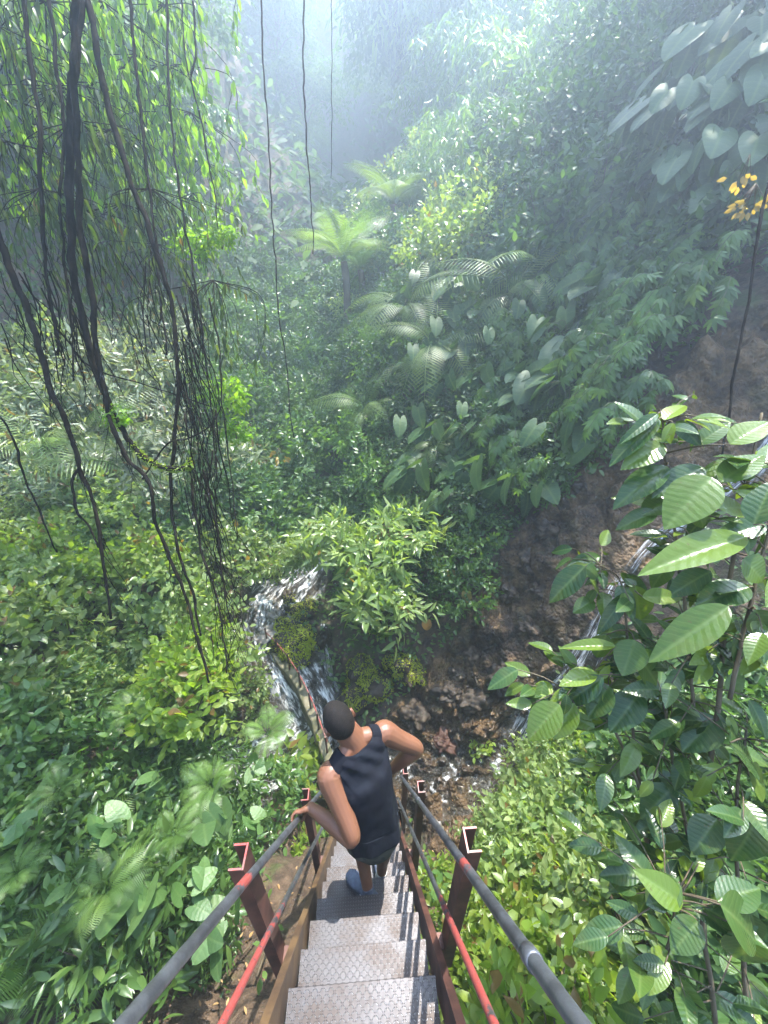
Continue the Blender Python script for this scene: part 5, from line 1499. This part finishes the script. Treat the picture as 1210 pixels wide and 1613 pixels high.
torso = [(pelv - up_t * .09, rt_h, fr_h, .09, .08), (pelv, rt_h, fr_h, .155, .108), (pelv * .7 + mid * .3, rt_h, fr_h, .150, .105), (mid, nrm(rt_h + rt_s), nrm(fr_h + fr_s), .138, .095), (mid * .45 + chest * .55 - fr_s * .012, rt_s, fr_s, .160, .108), (chest - up_t * .055 - fr_s * .008, rt_s, fr_s, .168, .102), (chest + up_t * .015, rt_s, fr_s, .135, .075), (chest + up_t * .055, rt_s, fr_s, .065, .055)]
body.add(*loft(torso))
for s_ in (shL, shR): capsule_tube(body, [s_ * .8 + chest * .2 + up_t * .015, s_ * .45 + chest * .55 + up_t * .055, neck + up_t * .02], [.050, .052, .050], 22)
capsule_tube(body, [chest - up_t * .02, neck, neck * .45 + head * .55], [.085, .072, .070], sides=20)
for s_, e_, w_ in ((shL, elL, wrL), (shR, elR, wrR)):
    inn = s_ * .72 + chest * .28
    capsule_tube(body, [inn, s_, s_ * .6 + e_ * .4, e_, e_ * .62 + w_ * .38, w_], [.060, .072, .060, .046, .049, .031], 44)
    tri_ = nrm(e_ - s_)
for h_, k_, a_ in ((hipL, kneeL, ankL), (hipR, kneeR, ankR)):
    bk = nrm(np.cross(nrm(k_ - h_), rt_h)); back = -fr_h
    capsule_tube(body, [h_, h_ * .55 + k_ * .45, k_, k_ * .66 + a_ * .34 + back * .018, k_ * .3 + a_ * .7, a_], [.088, .074, .056, .057, .042, .036], 44)
# shoulder blades and glutes
# head: skull, jaw, nose, ears, brow
hu = nrm(head - neck + A_([.03, -.02, .08])); hf = nrm(A_([-.52, .80, -.30])); hf = nrm(hf - hu * hf.dot(hu)); hr = np.cross(hf, hu)
bmh = bmesh.new(); bmesh.ops.create_icosphere(bmh, subdivisions=4, radius=1.0)
HV = np.array([v.co[:] for v in bmh.verts]); HT = np.array([[v.index for v in f.verts] for f in bmh.faces]); bmh.free()
def head_shape(q):
    """q: unit sphere, x right, y front, z up -> head surface in metres"""
    x, y, z = q[:, 0].copy(), q[:, 1].copy(), q[:, 2].copy()
    X = x * .081; Y = y * .103; Z = z * .122
    low = smooth01(-z, .1, .9)
    X *= 1 - .28 * low; Y = np.where(y < 0, Y * (1 - .35 * low), Y * (1 - .05 * low))
    X *= 1 - .10 * smooth01(y, .3, 1)                                     # flatter face
    nose = np.exp(-((x / .16) ** 2 + ((z + .12) / .22) ** 2)) * (y > 0)
    Y += .024 * nose
    Y -= .010 * np.exp(-(((np.abs(x) - .36) / .14) ** 2 + ((z - .08) / .11) ** 2)) * (y > 0)    # eye sockets
    Y += .006 * np.exp(-((x / .5) ** 2 + ((z - .24) / .08) ** 2)) * (y > 0)                      # brow
    Y += .006 * np.exp(-((x / .22) ** 2 + ((z + .42) / .06) ** 2)) * (y > 0) + .005 * np.exp(-((x / .2) ** 2 + ((z + .54) / .06) ** 2)) * (y > 0)
    Y += .010 * np.exp(-((x / .3) ** 2 + ((z + .85) / .15) ** 2)) * (y > 0)
    return np.stack([X, Y, Z], 1)
HB = np.stack([hr, hf, hu], 1)
body.add(head + head_shape(HV) @ HB.T, HT)
for sgn in (-1, 1):
    c = head + hr * sgn * .083 - hf * .006 - hu * .006
    V = HV * A_([.010, .020, .032]) ; V[:, 0] += .006 * (np.abs(HV[:, 1]) > .5)
    body.add(c + (V * A_([sgn, 1, 1])) @ HB.T + 0 * c, HT if sgn > 0 else HT[:, ::-1])
    ring = [c + hr * sgn * .008 + hf * math.cos(t) * .019 + hu * math.sin(t) * .031 for t in np.linspace(-1.2, 3.9, 12)]
    body.add(*tube(np.array(ring), .0048, 8))
# left hand closed over the rail
hand = Acc()
pr = RAIL_R
def rp(ang, along, rad):            # point round the rail: ang 0 = top, + = outwards (left) and under
    return railC + rd * along + (rn * math.cos(ang) - S_LAT * math.sin(ang)) * rad
kn_ = [rp(-.15, a, pr + .020) for a in (-.032, -.010, .012, .033)]
for j, a in enumerate((-.034, -.011, .012, .034)):
    rr = (.0088, .0095, .0092, .0080)[j]; ex = (0, .10, .06, -.12)[j]
    ang = [-.5, .15, .75, 1.45 + ex, 2.15 + ex, 2.55 + ex]
    rad = [.026, .023, .018, .0125, .0105, .0095]
    capsule_tube(hand, [rp(q, a * (1 - .06 * i), pr + d) for i, (q, d) in enumerate(zip(ang, rad))], [rr * 1.12, rr * 1.15, rr * 1.05, rr, rr * .9, rr * .8], 28, 12)
for a in (-.030, -.010, .010, .030):  # palm as four strips from the wrist to each knuckle
    capsule_tube(hand, [wrL + rd * a * .35, (wrL + rp(-.5, a, pr + .026)) / 2 + rd * a * .3 + rn * .004, rp(-.35, a, pr + .024)], [.023, .018, .0125], 20, 12)
# thumb leaves the side of the palm and closes below the rail
th0 = wrL * .6 + rp(-.5, .02, pr + .02) * .4 + rd * .022
capsule_tube(hand, [th0, rp(-1.15, .052, pr + .017), rp(-1.75, .058, pr + .011), rp(-2.3, .056, pr + .009)], [.016, .0125, .0105, .0085], 24, 12)
# right hand half closed in front of the waist
fd = nrm(wrR - elR); pn = nrm(np.cross(fd, UP)); sdv = np.cross(fd, pn)
for j, a in enumerate((-.030, -.010, .010, .029)):
    L = (.078, .088, .083, .065)[j]
    b0 = wrR + fd * .085 + sdv * a
    capsule_tube(hand, [wrR + sdv * a * .4, wrR + fd * .05 + sdv * a * .8, b0], [.020, .017, .011], 20, 12)
    capsule_tube(hand, [b0, b0 + fd * L * .45 - pn * .012, b0 + fd * L * .72 - pn * .034, b0 + fd * L * .68 - pn * .058], [.0092, .0088, .0080, .0070], 24, 12)
capsule_tube(hand, [wrR + sdv * .022 + fd * .02, wrR + sdv * .048 + fd * .055, wrR + sdv * .046 + fd * .085 - pn * .01], [.015, .0115, .009], 20, 12)
man = empty('person', A_([-.06, 1.13, -3.55]), 0, 'man in a navy sleeveless shirt walking down the metal stairs, left hand on the handrail', 'person')
M0 = np.array(man.location)
def remeshed(name, acc_list, voxel, smooth_it):
    V, T, n = [], [], 0
    for a in acc_list:
        v, t, _, _ = a.arrays(); V.append(v); T.append(t + n); n += len(v)
    me = make_mesh(name + '_raw', np.concatenate(V) - M0, np.concatenate(T))
    # consistent outward normals island by island
    bm = bmesh.new(); bm.from_mesh(me); bmesh.ops.recalc_face_normals(bm, faces=bm.faces[:]); bm.to_mesh(me); bm.free()
    o = bpy.data.objects.new(name, me); COL.objects.link(o)
    md = o.modifiers.new('r', 'REMESH'); md.mode = 'VOXEL'; md.voxel_size = voxel; md.use_smooth_shade = True
    sm = o.modifiers.new('s', 'SMOOTH'); sm.factor = .5; sm.iterations = smooth_it
    dg = bpy.context.evaluated_depsgraph_get()
    res = bpy.data.meshes.new_from_object(o.evaluated_get(dg))
    res.name = name
    bpy.data.objects.remove(o)
    res.materials.clear()
    return res
bme = remeshed('body', [body, hand], .0042, 6)
link('body', bme, SKIN, man)
# hair: a close-cropped cap over the skull
hl = HV[:, 2] * .8 - HV[:, 1] * .75
keepv = (hl > -.02) | ((HV[:, 1] < -.2) & (HV[:, 2] > -.62))
keepv &= ~((np.abs(HV[:, 0]) > .80) & (HV[:, 2] < .02) & (HV[:, 1] > -.35))
kt = keepv[HT].all(1)
hv_ = head_shape(HV) * 1.035 + A_([0, -.001, .002])
hv_ *= (1 + .006 * vnoise(HV * 40, 3))[:, None]
link('hair', make_mesh('hair', head + hv_ @ HB.T - M0, HT[kt]), HAIRM, man)
# shirt: a loose sleeveless tube, open at the hem, with folds
from mathutils.bvhtree import BVHTree
ta = Acc(); ta.add(*loft(torso))
for s_ in (shL, shR): capsule_tube(ta, [s_ * .8 + chest * .2 + up_t * .015, s_ * .45 + chest * .55 + up_t * .055, s_ * .25 + chest * .35 + neck * .4 + up_t * .01], [.050, .052, .050], 22)
tme = make_mesh('trunk_shape', *ta.arrays()[:2])
tb = bmesh.new(); tb.from_mesh(tme); bmesh.ops.recalc_face_normals(tb, faces=tb.faces[:]); TRUNK = BVHTree.FromBMesh(tb)
def shirt():
    secs = [(pelv + up_t * .002 - fr_h * .012, rt_h, fr_h, .164, .130), (pelv + up_t * .10 - fr_h * .012, rt_h, fr_h, .166, .130), (pelv * .55 + mid * .45, rt_h, fr_h, .164, .126), (mid, nrm(rt_h + rt_s), nrm(fr_h + fr_s), .154, .116), (mid * .45 + chest * .55 - fr_s * .012, rt_s, fr_s, .166, .124), (chest - up_t * .06 - fr_s * .008, rt_s, fr_s, .160, .116), (chest - up_t * .0, rt_s, fr_s, .170, .108), (chest + up_t * .050, rt_s, fr_s, .150, .096), (chest + up_t * .080, rt_s, fr_s, .100, .080)]
    n, sd_ = 110, 120
    V, T = loft(secs, n, sd_, False)
    W = V.reshape(n, sd_, 3)
    ctr = W.mean(1, keepdims=True)
    out = nrm(W - ctr)
    t = np.linspace(0, 1, n)[:, None]; a = np.linspace(0, 2 * math.pi, sd_, endpoint=False)[None]
    # folds running from the right shoulder to the left side, deeper low down
    q = (W - M0).reshape(-1, 3)
    diag = (W @ (rt_s * .75 + up_t * .65))
    f = .0065 * np.sin(diag * 80 + 2.2 * fbm(q * 9, 2, 2).reshape(n, sd_)) * smooth01(t, .45, .75) * (1 - smooth01(t, .9, 1))
    f = f + .006 * np.sin(a * 7 + 3 * t + 2 * fbm(q * 5, 2, 4).reshape(n, sd_)) * (1 - smooth01(t, .1, .5))
    f = f + .006 * fbm(q * 11, 3, 12).reshape(n, sd_)
    W = W + out * f[..., None]
    outer = W.reshape(-1, 3)
    for _ in range(2):            # keep the cloth just outside the trunk and the slope of the shoulders
        for i in range(len(outer)):
            loc, nn, _i, dd = TRUNK.find_nearest(Vector(outer[i]))
            if loc is not None:
                sgn = (Vector(outer[i]) - loc).dot(nn)
                if sgn < .007: outer[i] = np.array(loc + nn * .007)
        g = outer.reshape(n, sd_, 3); g[1:-1] = (g[:-2] + g[2:] + 2 * g[1:-1]) / 4; outer = g.reshape(-1, 3)
    W = outer.reshape(n, sd_, 3)
    inner = (W - out * .004).reshape(-1, 3)
    Q = grid_quads(n, sd_, True)
    j = np.arange(sd_); j2 = (j + 1) % sd_; N_ = n * sd_
    rim0 = np.stack([j2, j, N_ + j, N_ + j2], 1); b_ = (n - 1) * sd_
    rim1 = np.stack([b_ + j, b_ + j2, N_ + b_ + j2, N_ + b_ + j], 1)
    return np.concatenate([outer, inner]), np.concatenate([Q, Q[:, ::-1] + N_, rim0, rim1])
V, T = shirt(); link('shirt', make_mesh('shirt', V - M0, T), NAVY, man)
ac = Acc()
for h_, k_ in ((hipL, kneeL), (hipR, kneeR)):
    P = spline([h_ + up_t * .05, h_ * .6 + k_ * .4, h_ * .18 + k_ * .82], 24)
    r = np.linspace(.098, .088, 24) + .003 * np.sin(np.arange(24) * 1.3)
    V, T, U = tube(P, r, 40, False)
    V = V + (.004 * fbm((V - M0) * 18, 3, 6))[:, None] * nrm(V - P[len(P) // 2])
    ac.add(V, T, U)
ac.add(*loft([(pelv - up_t * .11, rt_h, fr_h, .10, .095), (pelv - up_t * .02, rt_h, fr_h, .168, .122), (pelv + up_t * .10, rt_h, fr_h, .158, .114)], 14, 40, False))
V, T, U, r = ac.arrays(); link('shorts', make_mesh('shorts', V - M0, T), CAMO, man)
def shoe(ank, dirv, ground, label=None):
    dirv = nrm(dirv * A_([1, 1, 0])); lat = np.cross(dirv, UP)
    base = A_([ank[0], ank[1], ground])
    secs = [(-.075, .030, .055, .034), (-.05, .036, .085, .050), (0, .038, .088, .052), (.05, .042, .068, .050), (.10, .046, .052, .045), (.150, .044, .042, .038), (.185, .024, .030, .024)]
    S = [(base + dirv * f + UP * (.022 + h * .5), lat, UP, w, h * .5) for f, w, h, _ in secs]
    V, T = loft(S, 60, 36)
    ribs = .0011 * np.sin(np.linspace(0, 60 * .9, 60))
    V[:60 * 36] += nrm(V[:60 * 36] - np.repeat(spline([s[0] for s in S], 60), 36, 0)) * np.repeat(ribs, 36)[:, None]
    o = link('shoe', make_mesh('shoe', V - M0, T), SHOEM, man)
    S = [(base + dirv * f + UP * .013, lat, UP, w + .003, .0125) for f, w, h, _ in secs]
    V, T = loft(S, 40, 30); link('sole', make_mesh('sole', V - M0, T), SOLEM, o)
    for off in (-.006, .012):      # pale stripes on the outer side
        P = [base + dirv * (f + off) + UP * (.036 + .030 * g) - lat * .0405 * (1 - .10 * g) for f, g in ((.000, 0.1), (.02, .5), (.038, 1))]
        V, T, U = tube(spline(P, 8), .0042, 6); link('stripe', make_mesh('stripe', V - M0, T), WHITEM, o)
    return o
shoe(ankL, A_([-.72, .55, 0]), TREADS[9][1] + .003)
shoe(ankR, A_([-.15, .9, 0]), TREADS[10][1] + .003)
for a_, k_ in ((ankR, kneeR), (ankL, kneeL)):
    d = nrm(k_ - a_)
    V, T, U = tube(spline([a_ - d * .02, a_ + d * (.035 if a_ is ankR else .01)], 8), .0405, 24); link('sock', make_mesh('sock', V - M0, T), WHITEM if a_ is ankR else SHOEM, man)
# ================================================================== haze: one closed box of thin pale air
HAZE_DENSITY = 0.019
hv, hf = box((0, 44, 13.5), np.eye(3), np.array([49, 56, 21.5]))
hz = link('haze', make_mesh('haze', hv, hf, smooth=False))
m, nt, out = new_mat('haze_air')
pv = nt.nodes.new('ShaderNodeVolumePrincipled')
pv.inputs['Color'].default_value = (.66, .80, 1.0, 1)
pv.inputs['Density'].default_value = HAZE_DENSITY
pv.inputs['Anisotropy'].default_value = 0.68
nt.links.new(pv.outputs[0], out.inputs['Volume'])
hz.data.materials.append(m)
tag(hz, kind='stuff')
